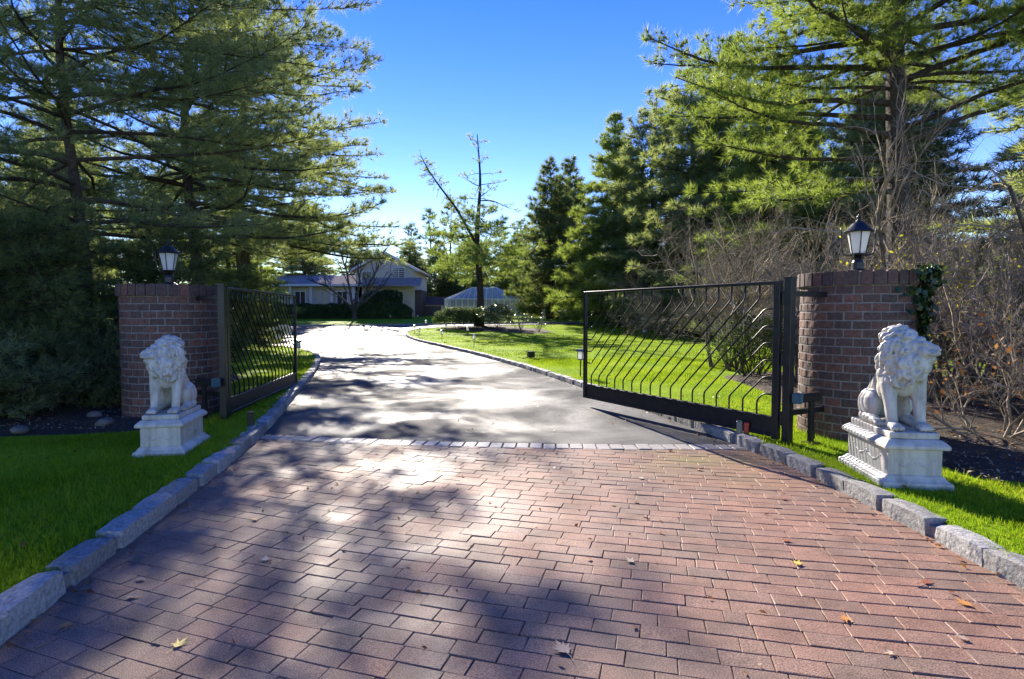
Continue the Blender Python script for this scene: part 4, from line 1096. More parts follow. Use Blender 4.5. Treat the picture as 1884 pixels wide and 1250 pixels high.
# the big pine behind the gate: its trunk shows through the bars
make_pine('pine_tree', (-12.7, 27.0, .05), 'tall spreading pine whose trunk shows behind the shaded gate', N, 102, (13, .36, .020, .6), H=17, r0=.40, zc=4.2, Rm=6.0, dz=.62, per=6, twig=.45, tuft=.2, shape=.5, e0=(-.12, .22), tipup=.35, gap=.05,
          extra=((9.3, R(5), 7.2, .02), (6.6, R(-60), 6.6, -.05), (5.6, R(-25), 6.4, -.02), (5.0, R(2), 6.8, -.02), (6.0, R(-12), 7.0, -.03), (5.2, R(-50), 6.0, -.02), (9.5, R(-20), 6.6, .06), (10.5, R(10), 6.4, .1), (11.5, R(-40), 6.0, .12), (12.3, R(0), 5.8, .15), (13.2, R(-25), 5.2, .2), (8.3, R(-35), 6.8, .02), (8.8, R(22), 6.8, .06), (14, R(10), 4.8, .25), (7.4, R(-10), 6.8, .0), (6.8, R(-80), 6.4, -.02), (7.8, R(-100), 6.0, .0), (5.8, R(-95), 5.6, .0), (7.0, R(10), 6.8, -.02), (8.0, R(-55), 6.6, .0), (9.0, R(-110), 6.0, .05), (14.8, R(-30), 4.2, .3), (5.4, R(30), 8, -.03), (6.2, R(45), 8, -.02), (5.0, R(15), 7.6, -.01), (7.0, R(35), 7.6, .0), (5.8, R(60), 7.0, -.02), (10.0, R(-65), 6, .1), (12.8, R(-75), 5.2, .15)))
make_pine('pine_tree', (-18.5, 24.0, .05), 'thin pine with open branches behind the near pine at the far left', N, 103, (12, .34, .024, .6), H=15, r0=.30, zc=3.2, Rm=4.6, dz=.8, per=5, twig=.6, tuft=.3, shape=.5, gap=.15, e0=(-.1, .2))
make_pine('pine_tree', (-9.1, 16.4, .05), 'slender pine with level boughs just behind the near pine', N, 104, (13, .28, .0150, .6), H=13, r0=.20, zc=3.8, Rm=4.8, dz=.55, per=6, twig=.42, tuft=.19, shape=.45, gap=.06, e0=(-.05, .25),
          extra=((3.6, R(-5), 4.6, .0), (4.2, R(-40), 5.0, .0), (4.6, R(15), 5.0, .02), (3.4, R(-75), 4.2, .0), (5.2, R(-20), 5.4, .05), (6.0, R(10), 5.6, .08), (6.8, R(-35), 5.4, .1), (7.6, R(0), 5.4, .1), (8.4, R(-20), 5.2, .15), (9.4, R(15), 4.8, .2), (7.0, R(35), 5.0, .1), (10.2, R(-10), 4.2, .2)))
# the big pine on the right
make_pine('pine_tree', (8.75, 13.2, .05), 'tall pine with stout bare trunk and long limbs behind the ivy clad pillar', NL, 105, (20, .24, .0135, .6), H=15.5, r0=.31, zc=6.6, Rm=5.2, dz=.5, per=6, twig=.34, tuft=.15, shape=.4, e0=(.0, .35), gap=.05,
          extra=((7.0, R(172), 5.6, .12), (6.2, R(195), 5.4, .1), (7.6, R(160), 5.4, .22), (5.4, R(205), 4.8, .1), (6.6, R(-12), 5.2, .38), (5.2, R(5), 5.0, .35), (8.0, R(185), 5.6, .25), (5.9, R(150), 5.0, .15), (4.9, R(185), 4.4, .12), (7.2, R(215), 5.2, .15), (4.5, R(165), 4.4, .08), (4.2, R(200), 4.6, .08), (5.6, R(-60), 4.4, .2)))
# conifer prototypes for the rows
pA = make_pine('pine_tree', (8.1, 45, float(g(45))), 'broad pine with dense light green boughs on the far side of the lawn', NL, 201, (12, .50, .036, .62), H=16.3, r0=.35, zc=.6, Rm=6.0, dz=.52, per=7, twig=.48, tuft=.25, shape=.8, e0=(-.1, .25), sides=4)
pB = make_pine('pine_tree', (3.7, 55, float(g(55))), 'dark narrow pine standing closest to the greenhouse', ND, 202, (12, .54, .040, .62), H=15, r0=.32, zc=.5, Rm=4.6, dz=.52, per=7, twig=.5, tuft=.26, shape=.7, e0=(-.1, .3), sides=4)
pC = make_pine('pine_tree', (11.2, 36, float(g(36))), 'tall ragged pine whose top stands highest left of the big pine', N, 203, (12, .46, .034, .62), H=17.2, r0=.33, zc=1.2, Rm=5.0, dz=.52, per=6, twig=.46, tuft=.24, shape=.6, e0=(-.1, .3), gap=.12, sides=4)
for o in (pA, pB, pC): o['group'] = 'pines along the lawn'
place(pC, 9.9, 40.5, 2.0, (1.0, .98), 'ragged pine with thin top between the broad pine and the tall ragged one')
place(pA, 13.2, 29.0, 1.1, (.92, .86), 'broad light green pine overlapping the left limbs of the big pine')
place(pB, 6.0, 60.0, .7, (1.1, 1.08), 'dark pine half hidden behind the broad light green pine')
place(pA, 13.6, 36.0, 3.2, (.95, 1.12), 'tall broad pine rising above the ragged ones next to the big pine')
place(pC, 17.0, 16.0, 1.2, (1.0, .8), 'ragged pine at the upper right edge behind the tangle')
place(pC, 21.0, 19.0, 5.2, (1.0, .9), 'ragged pine farther back at the upper right edge')
place(pC, 16.5, 24.5, 3.9, (.9, .82), 'ragged pine showing through the bare shrubs beside the lantern')
place(pB, 20.0, 31.0, 2.2, (1.2, 1.0), 'dark pine deep behind the big pine trunk')
place(pA, 24.5, 22.0, 4.0, (1.0, .9), 'light green pine at the far right behind the tangle')
place(pB, 15.5, 45.0, 5.0, (1.1, .95), 'dark pine filling the gap behind the round bush')
place(pA, 18.5, 38.0, .4, (1.0, .9), 'broad pine in the second row right of the ragged pines')
place(pB, -27.0, 34.0, 1.9, (1.25, .9), 'dark pine at the far left behind the hedge conifers')
place(pA, -22.0, 44.0, 3.0, (.9, .62), 'short broad pine left of the house')
place(pC, -23.5, 64.0, 2.6, (1.0, .8), 'ragged pine rising behind the left end of the house')

for x, y, rz, sc, lb, pr in ((30, 46, 1.0, (1.2, 1.0), 'broad pine far behind the big pine trunk', pA), (38, 36, 2.0, (1.3, 1.0), 'dark pine far off beyond the right edge shrubs', pB), (34, 24, 3.3, (1.2, .9), 'ragged pine far off behind the right edge tangle', pC),
                             (24, 54, 4.0, (1.2, 1.0), 'dark pine at the back between the ragged pines', pB), (11.5, 56, 5.0, (1.1, 1.0), 'dark pine at the back behind the broad light green pine', pB),
                             (-34, 26, 1.0, (1.2, .8), 'broad pine far off beyond the left edge', pA), (-30, 50, 2.0, (1.2, .8), 'ragged pine far off behind the left conifers', pC), (-40, 40, .5, (1.3, .9), 'dark pine farthest off at the left', pB)):
    place(pr, x, y, rz, sc, lb)

for x, y, rz, sc, lb, pr in ((-19.5, 74, 1.0, (1.0, .62), 'dark pine behind the low roof of the house', pB), (-14.0, 78, 2.0, (1.0, .66), 'dark pine behind the gabled end of the house', pB), (-25.5, 72, 3.3, (1.1, .62), 'broad pine behind the left end of the house', pA), (-31, 66, .3, (1.2, .66), 'broad pine left behind the house, beyond the gate', pA), (-8.5, 76, 4.6, (.8, .42), 'short dark pine behind the brown roofed shed', pB), (.5, 72, 5.2, (1.0, .42), 'short broad pine behind the greenhouse', pA), (-6.0, 86, 1.5, (1.1, .74), 'broad pine far back just left of the forked pine', pA), (0.5, 90, 2.7, (1.1, .78), 'broad pine far back just right of the forked pine', pA), (-11.5, 90, 4.1, (1.1, .7), 'broad pine far back behind the gabled end of the house', pA)):
    place(pr, x, y, rz, sc, lb)

# far wood that closes the horizon
def woods():
    r_ = np.random.default_rng(55); n = 26000; x = r_.uniform(-150, 150, n); d = r_.uniform(0, 1, n)
    top = 5.5 + 2.2 * np.sin(x * .21) + 1.6 * np.sin(x * .53 + 1) + 1.2 * np.sin(x * 1.3)
    y = 112 + 14 * d - .0022 * x * x + r_.normal(size=n); z = 1.3 + np.maximum(top, 2) * r_.uniform(0, 1, n) ** .7
    V, F = leaves(np.stack([x, y, z], axis=1), np.tile([0, -1., .5], (n, 1)), .95, r_, .6, .8)
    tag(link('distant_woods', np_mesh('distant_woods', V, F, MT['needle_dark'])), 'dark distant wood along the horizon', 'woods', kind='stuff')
woods()

# forked pine in the middle of the lawn
def forked():
    r_ = np.random.default_rng(77); kw = dict(dz=.95, per=3, twig=.7, tuft=.34, e0=(-.15, .25), gap=.25, tipup=.2)
    S, TP, TD = pine(H=14.6, r0=.34, zc=6.3, Rm=3.3, rng=r_, shape=.55, lean=(-.001, 0), extra=((7.6, 0.15, 4.4, .15), (9.6, .3, 3.6, .2), (6.9, math.pi - .1, 3.4, .05)), **kw)
    L1 = np.array([[0.05, -.1, 5.9], [-.7, -.1, 7.2], [-1.7, -.2, 9.0], [-3.0, -.2, 10.7], [-3.9, -.2, 12.0], [-4.4, -.2, 13.0]])
    X = [np.r_[a, b, .14 - .022 * i, .118 - .022 * i] for i, (a, b) in enumerate(zip(L1[:-1], L1[1:]))]
    P2, D2 = [], []
    for i in range(110):
        q = r_.uniform(1.2, 5); j = min(int(q), 4); p = L1[j] * (1 - q + j) + L1[j + 1] * (q - j); d = r_.normal(size=3) * [1, 1, .5]; d /= np.linalg.norm(d)
        l = r_.uniform(.25, .9); X.append(np.r_[p, p + d * l, .012, .006]); P2 += [p + d * l * f for f in (.5, .8, 1)]; D2 += [d] * 3
    # low skirt of green boughs
    S2, T2, E2 = pine(H=8.4, r0=.05, zc=3.9, Rm=4.9, rng=r_, shape=.32, dz=.6, per=6, twig=.45, tuft=.22, e0=(-.1, .2), tipup=.3, gap=.05)
    t = empty('forked_pine', (-2.55, 44, float(g(44)) + LAWN), 0, 'forked pine with thin leaning top in the middle of the lawn', 'tree')
    tube_part('trunk', np.vstack([S, np.array(X), S2[21:]]), MT['bark'], t, 6)
    V, F = blades(np.vstack([TP, np.array(P2)]), np.vstack([TD, np.array(D2)]), 6, .34, .032, .6, r_, up=.15)
    link('crown', np_mesh('crown', V, F, N), t)
    V, F = blades(T2, E2, 9, .44, .032, .6, r_, up=.12)
    link('lower_boughs', np_mesh('lower_boughs', V, F, NL), t)
forked()

# distant trees beyond the house and greenhouse
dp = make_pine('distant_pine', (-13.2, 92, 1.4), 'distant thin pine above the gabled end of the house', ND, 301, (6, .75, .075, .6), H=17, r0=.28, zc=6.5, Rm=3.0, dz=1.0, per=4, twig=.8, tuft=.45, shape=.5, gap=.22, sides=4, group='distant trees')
for x, y, rz, sc, lb in ((-9.5, 88, 1.4, (1, 1.05), 'distant thin pine just right of the house'), (-5.5, 95, 2.2, (1, .95), 'distant thin pine left of the forked pine'), (-17.0, 96, 3.5, (1.1, .9), 'distant thin pine behind the house roof'),
                         (1.5, 92, 4.1, (1.1, .9), 'distant thin pine right of the forked pine trunk'), (-2.0, 100, 5.1, (1.0, .9), 'distant thin pine right behind the forked pine'), (6.0, 98, .4, (1.2, 1.0), 'distant thin pine behind the dark narrow pine')):
    place(dp, x, y, rz, sc, lb)

def bare_tree(name, loc, label, seed, stems, gens, mat='twig', sides=3, group=None, cat='tree', leaf=None, **kw):
    r_ = np.random.default_rng(seed); P, D, L, Rr = zip(*stems)
    S, tips = grow(P, D, L, Rr, gens, r_, **kw)
    t = empty(name, loc, 0, label, cat, group)
    big = S[:, 6] > .025
    if big.any(): tube_part('trunk', S[big], MT['greybark'], t, 7)
    tube_part('branches', S[~big], MT[mat], t, sides, False)
    if leaf:
        n, size, m, fl = leaf; idx = r_.integers(0, len(tips[0]), n)
        V, F = leaves(tips[0][idx] + r_.normal(size=(n, 3)) * .05, np.tile([0, -.3, 1.], (n, 1)), size, r_); link('leaves', np_mesh('leaves', V, F, MT[m]), t)
    return t
# bare tree before the house
bare_tree('bare_tree', (-14.8, 53.5, float(g(53.5)) + LAWN), 'bare spreading tree standing in front of the house', 401,
          [((0, 0, 0), (.05, 0, 1), 1.7, .26), ((0, 0, .7), (.55, -.1, .9), 6.6, .15), ((0, 0, .8), (-.5, .1, .95), 5.8, .14), ((0, 0, .8), (.1, .15, 1), 5.8, .13), ((0, 0, .9), (.6, .3, .55), 5.8, .11), ((0, 0, .9), (-.55, -.4, .7), 5.2, .11)], 4, ns=6, wander=.13, kids=(7, 6, 5), ang=.75, lf=.5, rf=.5, mat='bark')
db = bare_tree('distant_bare_tree', (-8.0, 84, 1.4), 'distant bare tree between the house and the forked pine', 402,
          [((x, y, 0), (x * 3, y * 3, 1), 7.5, .12) for x, y in ((0, 0), (.06, .03), (-.06, .04))], 4, ns=6, wander=.12, kids=(8, 6, 4), ang=.6, lf=.45, rf=.5, mat='twig', group='distant trees')
for x, y, rz, sc, lb in ((-11.5, 82, 1.0, (.9, .85), 'distant bare tree right at the gabled end of the house'), (-4.2, 86, 2.0, (1.1, .9), 'distant bare tree just left of the greenhouse'), (2.6, 84, 3.0, (1.2, .9), 'distant bare tree above the greenhouse roof'),
                         (8.0, 76, 4.0, (1.3, .8), 'distant bare tree behind the dark pines'), (16, 62, 5.0, (1.5, .8), 'distant bare tree behind the ragged pines'), (26, 48, .3, (1.4, .9), 'distant bare tree far behind the round bush'), (30, 34, 2.3, (1.4, .9), 'distant bare tree behind the big pine at the right'), (13.2, 12.6, 1.1, (.62, .62), 'bare tree with fine twigs at the upper right corner'), (15.6, 14.2, 3.1, (.7, .72), 'bare tree with fine twigs behind the one in the upper right corner'), (9.6, 17.5, 4.4, (.6, .55), 'bare tree with fine twigs just left of the big pine trunk')):
    place(db, x, y, rz, sc, lb)

# bare shrub tangles on the right
def stems(n, r, L, rad, seed, lean=.45, c=(0, 0)):
    q = random.Random(seed); out = []
    for i in range(n):
        a = q.uniform(0, 6.28); rr = q.uniform(0, r)
        out.append(((c[0] + rr * math.cos(a), c[1] + rr * math.sin(a), -.05), (lean * math.cos(a) * q.uniform(.3, 1.4), lean * math.sin(a) * q.uniform(.3, 1.4), 1), L * q.uniform(.6, 1.15), rad * q.uniform(.6, 1.2)))
    return out
def tangle(x, y, label, seed, n, r, L, rad, kids=(9, 7, 5), gens=4, ns=5, leaf=None, lean=.5, **kw):
    return bare_tree('bare_shrub', (x, y, float(g(y)) + LAWN), label, seed, stems(n, r, L, rad, seed, lean), gens, group='bare shrubs beside the drive', cat='shrub', ns=ns, wander=.24, up=.03, kids=kids, ang=.8, lf=.52, rf=.5, leaf=leaf, **kw)
sA = tangle(6.9, 7.0, 'dense bare shrub tangle at the right edge beside the lion', 501, 13, .55, 2.9, .045, (10, 8, 6), lean=.75)
sB = tangle(5.7, 14.8, 'big twiggy brown shrub rising above the open gate', 504, 11, .7, 3.7, .05, (10, 8, 6), lean=.42)
sC = tangle(5.45, 6.3, 'low bare undergrowth right behind the pedestal with striped shadow', 507, 12, .5, 1.5, .022, (9, 7, 4), lean=.9, leaf=(250, .06, 'rust_leaf', 0))
sD = tangle(6.75, 9.2, 'twiggy shrub with yellow leaves right of the lantern on the ivy clad pillar', 503, 10, .22, 2.3, .035, (9, 8, 5), lean=.5, leaf=(1500, .06, 'yellow_leaf', 0))
for pr, x, y, rz, sc, lb in (
        (sB, 9.3, 8.6, 1.2, (1.0, 1.0), 'tall bare tangle with arching stems behind the right edge shrub'),
        (sB, 7.3, 18.5, 2.3, (1.0, 1.0), 'bare twiggy shrub behind the round bush'),
        (sA, 10.8, 11.6, 3.4, (1.3, 1.35), 'bare shrub with arching limbs under the big pine'),
        (sA, 8.2, 10.2, 5.2, (1.2, 1.5), 'bare shrub with thick crooked stems between pillar and right edge'),
        (sA, 6.0, 11.0, 2.2, (1.1, 1.3), 'bare shrub with brown twigs straight behind the ivy clad pillar'),
        (sC, 7.4, 5.2, 1.9, (1.15, 1.2), 'low arching undergrowth at the right edge in front'),
        (sC, 6.6, 6.0, 4.4, (1.2, 1.4), 'low undergrowth between the lion and the right edge tangle'),
        (sA, 10.5, 24.0, .8, (1.5, 1.6), 'bare shrub in shade at the back of the lawn behind the gate'),
        (sB, 12.6, 10.2, .3, (1.1, 1.15), 'tall bare shrub at the far right edge'),
        (sA, 9.6, 33.0, 4.0, (1.4, 1.2), 'bare shrub at the foot of the ragged pines'),
        (sB, 13.5, 20.5, 3.0, (1.1, 1.0), 'bare shrub deep behind the lantern on the ivy clad pillar')):
    place(pr, x, y, rz, sc, lb, float(g(y)) + LAWN)
# small bare shrubs in the island bed
for i, (x, y, lb) in enumerate(((.6, 39.9, 'vase shaped bare shrub in the mulch bed nearest the leafy bush'), (1.75, 38.2, 'vase shaped bare shrub at the right end of the mulch bed'))):
    bare_tree('vase_shrub', (x, y, float(g(y)) + LAWN), lb, 520 + i, stems(9, .12, 1.15, .018, 520 + i, .55), 3, cat='shrub', group='bare shrubs in the mulch bed', ns=4, wander=.12, up=.05, kids=(6, 5), ang=.5, lf=.5, rf=.6, leaf=(120, .10, 'pale_leaf', 0))

# leafy bushes
def bush(name, loc, rad, label, mat, n, size, seed, flat=1.0, core=True, lump=.12, stemn=0, group=None):
    r_ = np.random.default_rng(seed); d = norm(r_.normal(size=(n, 3))); d[:, 2] = np.where(d[:, 2] < -.35, -d[:, 2], d[:, 2])
    ph = r_.uniform(0, 6, 3)
    lum = 1 + lump * (np.sin(d[:, 0] * 5 + ph[0]) * np.sin(d[:, 1] * 5 + ph[1]) + .7 * np.sin(d[:, 2] * 9 + d[:, 0] * 6 + ph[2]))
    rr = (1 - .35 * r_.uniform(0, 1, n) ** 2.2)[:, None] * lum[:, None] + r_.normal(size=(n, 1)) * .03
    P = d * rr * rad
    t = empty(name, loc, 0, label, 'bush', group)
    V, F = leaves(P + [0, 0, rad[2] * .82], d + [0, 0, .3], size, r_)
    link('foliage', np_mesh('foliage', V, F, mat), t)
    S, _ = grow(*zip(*stems(max(5, stemn), rad[0] * .25, rad[2] * 1.1, .022, seed, .7)), 3, r_, ns=4, kids=(6, 5), lf=.55)
    tube_part('stems', S, MT['bark'], t, 4)
    return t
def gz(x, y): return (x, y, float(g(y)) + LAWN)
bush('clipped_bush', gz(-4.05, 41.3), (1.65, 1.5, .85), 'clipped round dark bush in the mulch bed', MT['shrub'], 9000, .12, 601, lump=.05)
bush('clipped_bush', gz(-2.6, 42.6), (1.7, 1.2, .8), 'low dark clipped bush right behind the round one', MT['shrub'], 7000, .12, 602, lump=.05)
bush('leafy_bush', gz(-1.05, 41.0), (1.25, 1.0, .95), 'pale leaved bush beside the trunk of the forked pine', MT['pale_leaf'], 2600, .17, 603, lump=.18)
bush('round_bush', gz(5.35, 12.6), (.95, .9, .78), 'loose round evergreen bush seen through the hinge end of the open gate', MT['shrub'], 6500, .05, 604, lump=.14, stemn=16)
bush('foundation_bush', gz(-12.9, 56.8), (2.1, .8, 1.5), 'dark rounded bush against the house wall behind the hedge', MT['shrub'], 6000, .18, 605)

# clipped hedge before the house
def hedge():
    r_ = np.random.default_rng(9); x0, x1, y = -23.0, -9.6, 54.4; n = 26000
    u = r_.uniform(0, 1, n); x = x0 + (x1 - x0) * u; f = r_.uniform(0, 1, n); front = f < .62
    hh = 1.32 + .05 * np.sin(x * 2.1) + .04 * np.sin(x * 5.3)
    end = np.clip((x1 - x) / 1.0, 0, 1) ** .5; hh = hh * (.45 + .55 * end)
    yy = np.where(front, y + r_.normal(size=n) * .06, y + r_.uniform(0, 1.2, n)); zz = np.where(front, hh * r_.uniform(0, 1, n), hh + r_.normal(size=n) * .04)
    P = np.stack([x, yy, g(yy) + LAWN + zz], axis=1); Nn = np.where(front[:, None], [[0, -1., .2]], [[0, 0, 1.]])
    t = empty('clipped_hedge', (0, 0, 0), 0, 'long dark clipped hedge along the front of the house', 'hedge')
    V, F = leaves(P, Nn, .15, r_, jitter=.5); link('foliage', np_mesh('foliage', V, F, MT['shrub']), t)
    zc = float(g(54.9)) + LAWN
    MB().box(((x0 + x1) / 2 - .4, y + .62, zc + .55), (x1 - x0 - 1.2, .95, 1.15)).build('inner_growth', MT['shrub'], t)
hedge()

# dark hedge conifers and junipers on the left
y1 = make_pine('hedge_conifer', (-7.3, 8.6, LAWN), 'tall dark yew filling the gap left of the shaded pillar', ND, 701, (12, .15, .011, .6), cat='conifer', group='dark conifers beside the shaded pillar', H=2.75, r0=.07, zc=.15, Rm=1.45, dz=.17, per=7, twig=.17, tuft=.10, shape=.33, e0=(-.1, .3))
y2 = make_pine('hedge_conifer', (-7.0, 7.3, LAWN), 'low dark juniper spreading left of the shaded pillar', N, 705, (12, .13, .010, .65), cat='conifer', group='dark conifers beside the shaded pillar', H=.95, r0=.05, zc=.08, Rm=1.35, dz=.12, per=8, twig=.16, tuft=.10, shape=.3, e0=(-.02, .45), tipup=.5)
for pr, x, y, rz, sc, lb in ((y1, -9.3, 7.9, 1, (1.1, 1.1), 'tall dark yew at the left edge'), (y1, -6.4, 10.3, 2, (.95, 1.02), 'dark yew close behind the shaded pillar'), (y1, -9.4, 10.5, 3, (1.2, 1.2), 'dark yew in the second row behind the left edge'),
                             (y2, -9.0, 6.4, 1, (1.1, 1.15), 'low dark juniper at the left edge above the rocks'), (y2, -6.0, 8.5, 2, (.55, 1.05), 'low dark juniper squeezed against the shaded pillar'), (y2, -8.0, 6.8, 4, (.9, .95), 'low dark juniper between the other two'),
                             (y1, -14, 16, 4, (1.6, 1.5), 'dark conifer standing behind the left edge yews'), (y1, -17.5, 20, 5, (1.9, 1.75), 'large dark conifer far behind the left edge'), (y1, -10.4, 21.5, 6, (1.1, 1.05), 'dark conifer on the lawn behind the shaded pillar lantern')):
    place(pr, x, y, rz, sc, lb, LAWN)

# ivy over one flank of the right pillar
def ivy():
    r_ = np.random.default_rng(5); n = 1000
    a = r_.normal(R(56), R(15), n); z = RPT - np.abs(r_.normal(0, .42, n)) + .04; ok = (z > .3)
    a, z = a[ok], z[ok]; n = len(a); rr = PR + .02 + np.abs(r_.normal(0, .05, n)) + .05 * (z > RPT - .2)
    d = np.stack([np.sin(a), -np.cos(a), np.zeros(n)], axis=1)
    P = d * rr[:, None] + np.stack([np.zeros(n), np.zeros(n), z], axis=1)
    t = empty('ivy', (RPX, RPY, 0), 0, 'dark ivy climbing over one flank of the brick pillar', 'ivy')
    V, F = leaves(P, d, .075, r_, .85, .45); link('leaves', np_mesh('leaves', V, F, MT['ivy']), t)
    S, _ = grow([(math.sin(q) * (PR + .015), -math.cos(q) * (PR + .015), .0) for q in (.75, .9, 1.1)], [(0, 0, 1)] * 3, [1.85] * 3, [.012] * 3, 1, r_, ns=12, wander=.03)
    tube_part('vines', S, MT['bark'], t, 5)
ivy()

# leafy twigs hanging into the top of the picture
def twig_branch():
    r_ = np.random.default_rng(88)
    S, tips = grow([(-7.4, 10.4, 7.4)], [(1, -.05, -.02)], [5.9], [.03], 4, r_, ns=9, wander=.10, up=-.005, kids=(13, 6, 4), ang=.75, lf=.32, rf=.45, upk=.0, start=.45)
    t = empty('oak_bough', (0, 0, 0), 0, 'thin oak bough with a few olive leaves hanging against the sky', 'bough')
    tube_part('twigs', S, MT['bark'], t, 4, False)
    idx = r_.integers(0, len(tips[0]), 420); P = tips[0][idx] + r_.normal(size=(420, 3)) * .07
    V, F = leaves(P, np.tile([0., -.5, .8], (420, 1)), .085, r_, .6); link('leaves', np_mesh('leaves', V, F, MT['tan_leaf']), t)
twig_branch()

# ------------------------------------------------------------------ grass, litter, leaves
def grass():
    r_ = np.random.default_rng(31)
    def field(n, xa, xb, ya, yb, inside, L, W_, k=2, spread=.35):
        x = r_.uniform(xa, xb, n); y = ya + (yb - ya) * r_.uniform(0, 1, n); ok = inside(x, y); x, y = x[ok], y[ok]
        z = g(y) + LAWN - .012; P = np.stack([x, y, z], axis=1); D = np.tile([0, 0, 1.], (len(P), 1))
        return blades(P, D, k, L, W_, spread, r_)
    inbedR = lambda x, y: (x > np.interp(y, [4.0, 4.75, 5.9, 6.9, 7.9, 10, 13], [5.4, 3.95, 3.8, 3.6, 3.95, 4.55, 4.7])) & (y > 3.9) & (y < 14)
    inbedL = lambda x, y: (y > np.interp(x, [-9, -5.6, -4.3, -3.95], [5.6, 6.3, 6.8, 7.05])) & (x < np.interp(y, [6.5, 7.1, 8.2, 9.2, 10, 13], [-3.9, -4.0, -4.2, -4.65, -5.5, -5.9])) & (y < 14)
    right = lambda x, y: (x > kxr(y) + .10 + .04 * np.sin(y * 9)) & ~inbedR(x, y)
    left = lambda x, y: (x < kxl(y) - .10 - .04 * np.sin(y * 8)) & ~inbedL(x, y)
    tall = lambda *a: field(*a[:6], .11, .007, 4, .45)
    parts = [('lawn_right', [tall(500, 2.7, 5.5, 2.2, 9, right), field(30000, 2.7, 5.5, 2.2, 8, right, .055, .006, 3), field(60000, .5, 9, 7, 18, right, .06, .010, 2), field(60000, -8, 20, 16, 46, right, .07, .024, 2)]),
             ('lawn_left', [tall(900, -6.5, -2.2, 1.6, 8, left), field(60000, -6.5, -2.2, 1.6, 7.6, left, .055, .006, 3), field(26000, -7, -3, 7, 16, left, .06, .011, 2), field(30000, -22, -4, 12, 29, left, .07, .024, 2)])]
    for nm, fs in parts:
        V = np.concatenate([f[0] for f in fs]); o = link('grass', np_mesh('grass', V, np.arange(len(V)).reshape(-1, 3), MT['grass']))
        tag(o, 'short green lawn grass along the right of the drive' if 'right' in nm else 'short green lawn grass along the left of the drive', 'grass', kind='stuff')
grass()

def litter():
    r_ = np.random.default_rng(41); P = []
    def put(n, f): 
        for _ in range(n): P.append(f())
    put(900, lambda: (r_.uniform(3.95, 7.5), r_.uniform(4.8, 8.5), LAWN + .06))
    put(220, lambda: (r_.uniform(4.4, 7.5), r_.uniform(9.0, 14.0), LAWN + .06))
    put(160, lambda: (r_.uniform(-7.5, -4.6), r_.uniform(6.7, 9), LAWN + .06))
    for ln, sd in ((LR, -1), (LL, 1)):
        for _ in range(150):
            i = r_.integers(35, 190); P.append((ln[i, 0] + sd * abs(r_.normal(0, .08)) , ln[i, 1], .012))
    put(70, lambda: (r_.uniform(-3.2, 2.2), r_.uniform(6.8, 13), .012))
    put(110, lambda: (r_.uniform(2.4, 3.6), r_.uniform(6.7, 10), LAWN + .03))
    put(70, lambda: (r_.uniform(-6, -2.9), r_.uniform(2.5, 6.6), LAWN + .03))
    put(60, lambda: (r_.uniform(3.0, 4.4), r_.uniform(2.5, 6.6), LAWN + .03))
    put(90, lambda: (r_.uniform(-2.4, 2.6), r_.uniform(2.3, 6.4), .007))
    P = np.array(P, float); V, F = leaves(P, np.tile([0, 0, 1.], (len(P), 1)), .04, r_, .5, .45)
    tag(link('leaf_litter', np_mesh('leaf_litter', V, F, MT['rust_leaf'])), 'dry fallen leaf litter along the kerbs and in the beds', 'leaf litter', kind='stuff')
    # mulch chips in the beds
    q = []
    for _ in range(2600): q.append((r_.uniform(3.95, 7.5), r_.uniform(4.6, 9), LAWN + .045))
    for _ in range(1800): q.append((r_.uniform(-8, -4.4), r_.uniform(6.7, 9.5), LAWN + .045))
    q = np.array(q); V, F = leaves(q, np.tile([0, 0, 1.], (len(q), 1)), .05, r_, .35, .35)
    tag(link('mulch', np_mesh('mulch', V, F, MT['twig'])), 'brown wood mulch chips in the planting beds', 'mulch', kind='stuff')
litter()

def leaf_shape(kind, seed):
    r_ = random.Random(seed); pts = []
    if kind == 'maple': lobes = [(0, 1.0), (.75, .85), (-.75, .85), (1.55, .6), (-1.55, .6)]
    else: lobes = [(0, 1.0), (.42, .72), (-.42, .72), (.95, .66), (-.95, .66), (1.7, .45), (-1.7, .45)]
    lobes.sort()
    for i, (a, l) in enumerate(lobes):
        for da, q in ((-.16, .62), (-.07, .72), (0, 1.0), (.07, .72), (.16, .62)): pts.append((a + da, l * q * r_.uniform(.92, 1.08)))
        if i < len(lobes) - 1: pts.append(((a + lobes[i + 1][0]) / 2, .30))
    curl = r_.uniform(.15, .55); b = MB(); V = [(0, 0, .004)]
    for a, l in pts: V.append((math.sin(a) * l, math.cos(a) * l, .004 + curl * .45 * l * l * abs(math.sin(a * 1.3 + r_.uniform(-.3, .3))) * r_.uniform(.4, 1)))
    V.append((.12, -.35, .02)); n = len(V) - 2
    F = [(0, i, i + 1) for i in range(1, n)] + [(0, n, n + 1), (0, n + 1, 1)]
    b.poly(V, F); b.tube([(0, -.1, .015), (.04, -.6, .03), (.0, -1.0, .02)], .018, 4)
    return b
LC = {'yellow': flat('yellow_maple_leaf', (.62, .46, .07), .6), 'orange': flat('orange_leaf', (.50, .22, .05), .6), 'tan': flat('tan_oak_leaf', (.34, .25, .19), .7), 'red': flat('red_oak_leaf', (.30, .085, .04), .6), 'pale': flat('pale_dry_leaf', (.52, .42, .27), .7)}
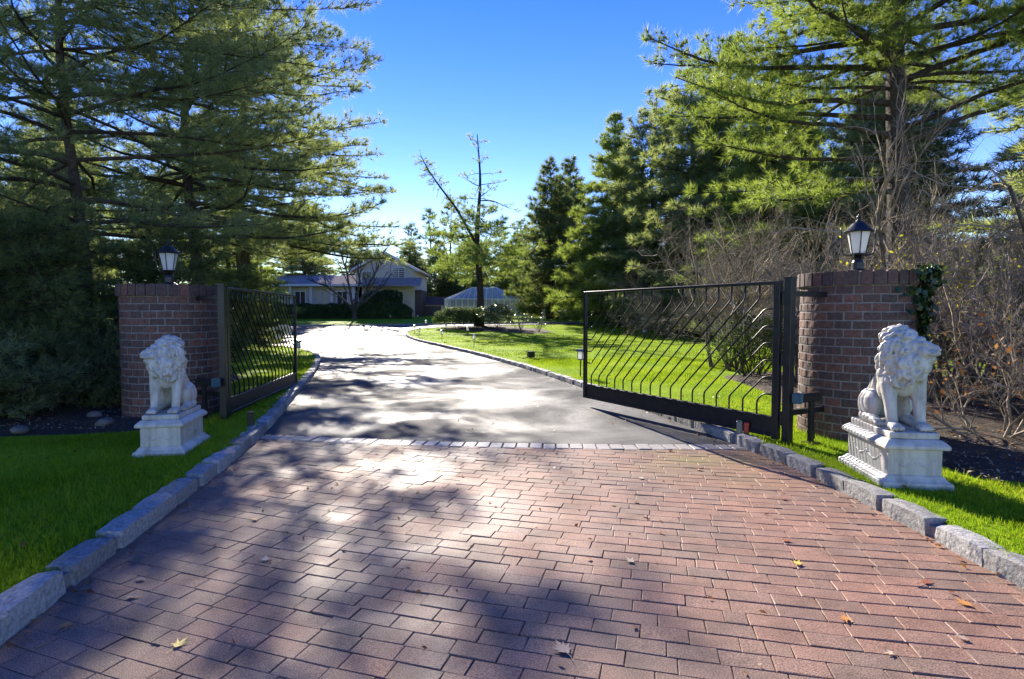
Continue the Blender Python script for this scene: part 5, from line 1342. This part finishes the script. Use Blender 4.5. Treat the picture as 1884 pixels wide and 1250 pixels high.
for i, (x, y, s_, kd, c, lb) in enumerate((
        (-2.14, 2.67, .055, 'maple', 'orange', 'orange fallen leaf beside the nearest left kerb stones'),
        (-1.51, 2.50, .065, 'maple', 'yellow', 'yellow fallen maple leaf with long stem near the bottom left corner'),
        (-2.10, 3.14, .05, 'oak', 'tan', 'dry tan leaf tucked against the left kerb'),
        (-2.02, 2.94, .065, 'oak', 'tan', 'curled tan leaf just in front of the left kerb'),
        (-1.50, 3.39, .06, 'oak', 'pale', 'pale curled leaf on shaded pavers left of the glare'),
        (-1.87, 4.07, .06, 'oak', 'orange', 'brown leaf on shaded pavers below the left lion'),
        (.72, 3.37, .06, 'maple', 'pale', 'pale orange maple leaf on the middle pavers'),
        (1.71, 3.34, .06, 'maple', 'yellow', 'bright yellow maple leaf on the sunlit pavers'),
        (.23, 2.46, .095, 'oak', 'tan', 'large grey curled oak leaf at the bottom middle of the pavers'),
        (1.64, 2.73, .055, 'maple', 'orange', 'orange maple leaf on the sunlit pavers near the bottom'),
        (2.34, 2.86, .075, 'oak', 'orange', 'long orange oak leaf near the bottom right'),
        (2.30, 3.10, .065, 'oak', 'red', 'flat dark red oak leaf near the right kerb'),
        (2.08, 2.55, .05, 'oak', 'tan', 'small curled brown leaf in the bottom right corner'),
        (1.67, 2.44, .035, 'maple', 'pale', 'tiny pale leaf at the bottom edge right of the middle'),
        (1.80, 3.69, .06, 'oak', 'red', 'reddish oak leaf above the yellow maple leaf'),
        (2.19, 4.53, .05, 'oak', 'red', 'small red leaf close to the right kerb stones'),
        (1.18, 5.10, .055, 'maple', 'pale', 'pale leaf on the pavers in the middle distance'),
        (1.79, 5.41, .07, 'oak', 'red', 'red oak leaf on the mossy pavers near the apron edge'),
        (-1.81, 5.32, .05, 'oak', 'pale', 'small pale leaf on shaded pavers in the middle distance'),
        (-2.75, 6.17, .05, 'oak', 'tan', 'small tan leaf near the left end of the apron edge'))):
    me = leaf_shape(kd, i).mesh('fallen_leaf', LC[c]); o = link('fallen_leaf', me, None, (x, y, .009), (0, 0, random.uniform(0, 6.28))); o.scale = (s_, s_, s_ * .8)
    tag(o, lb, 'leaf', 'fallen leaves on the pavers')
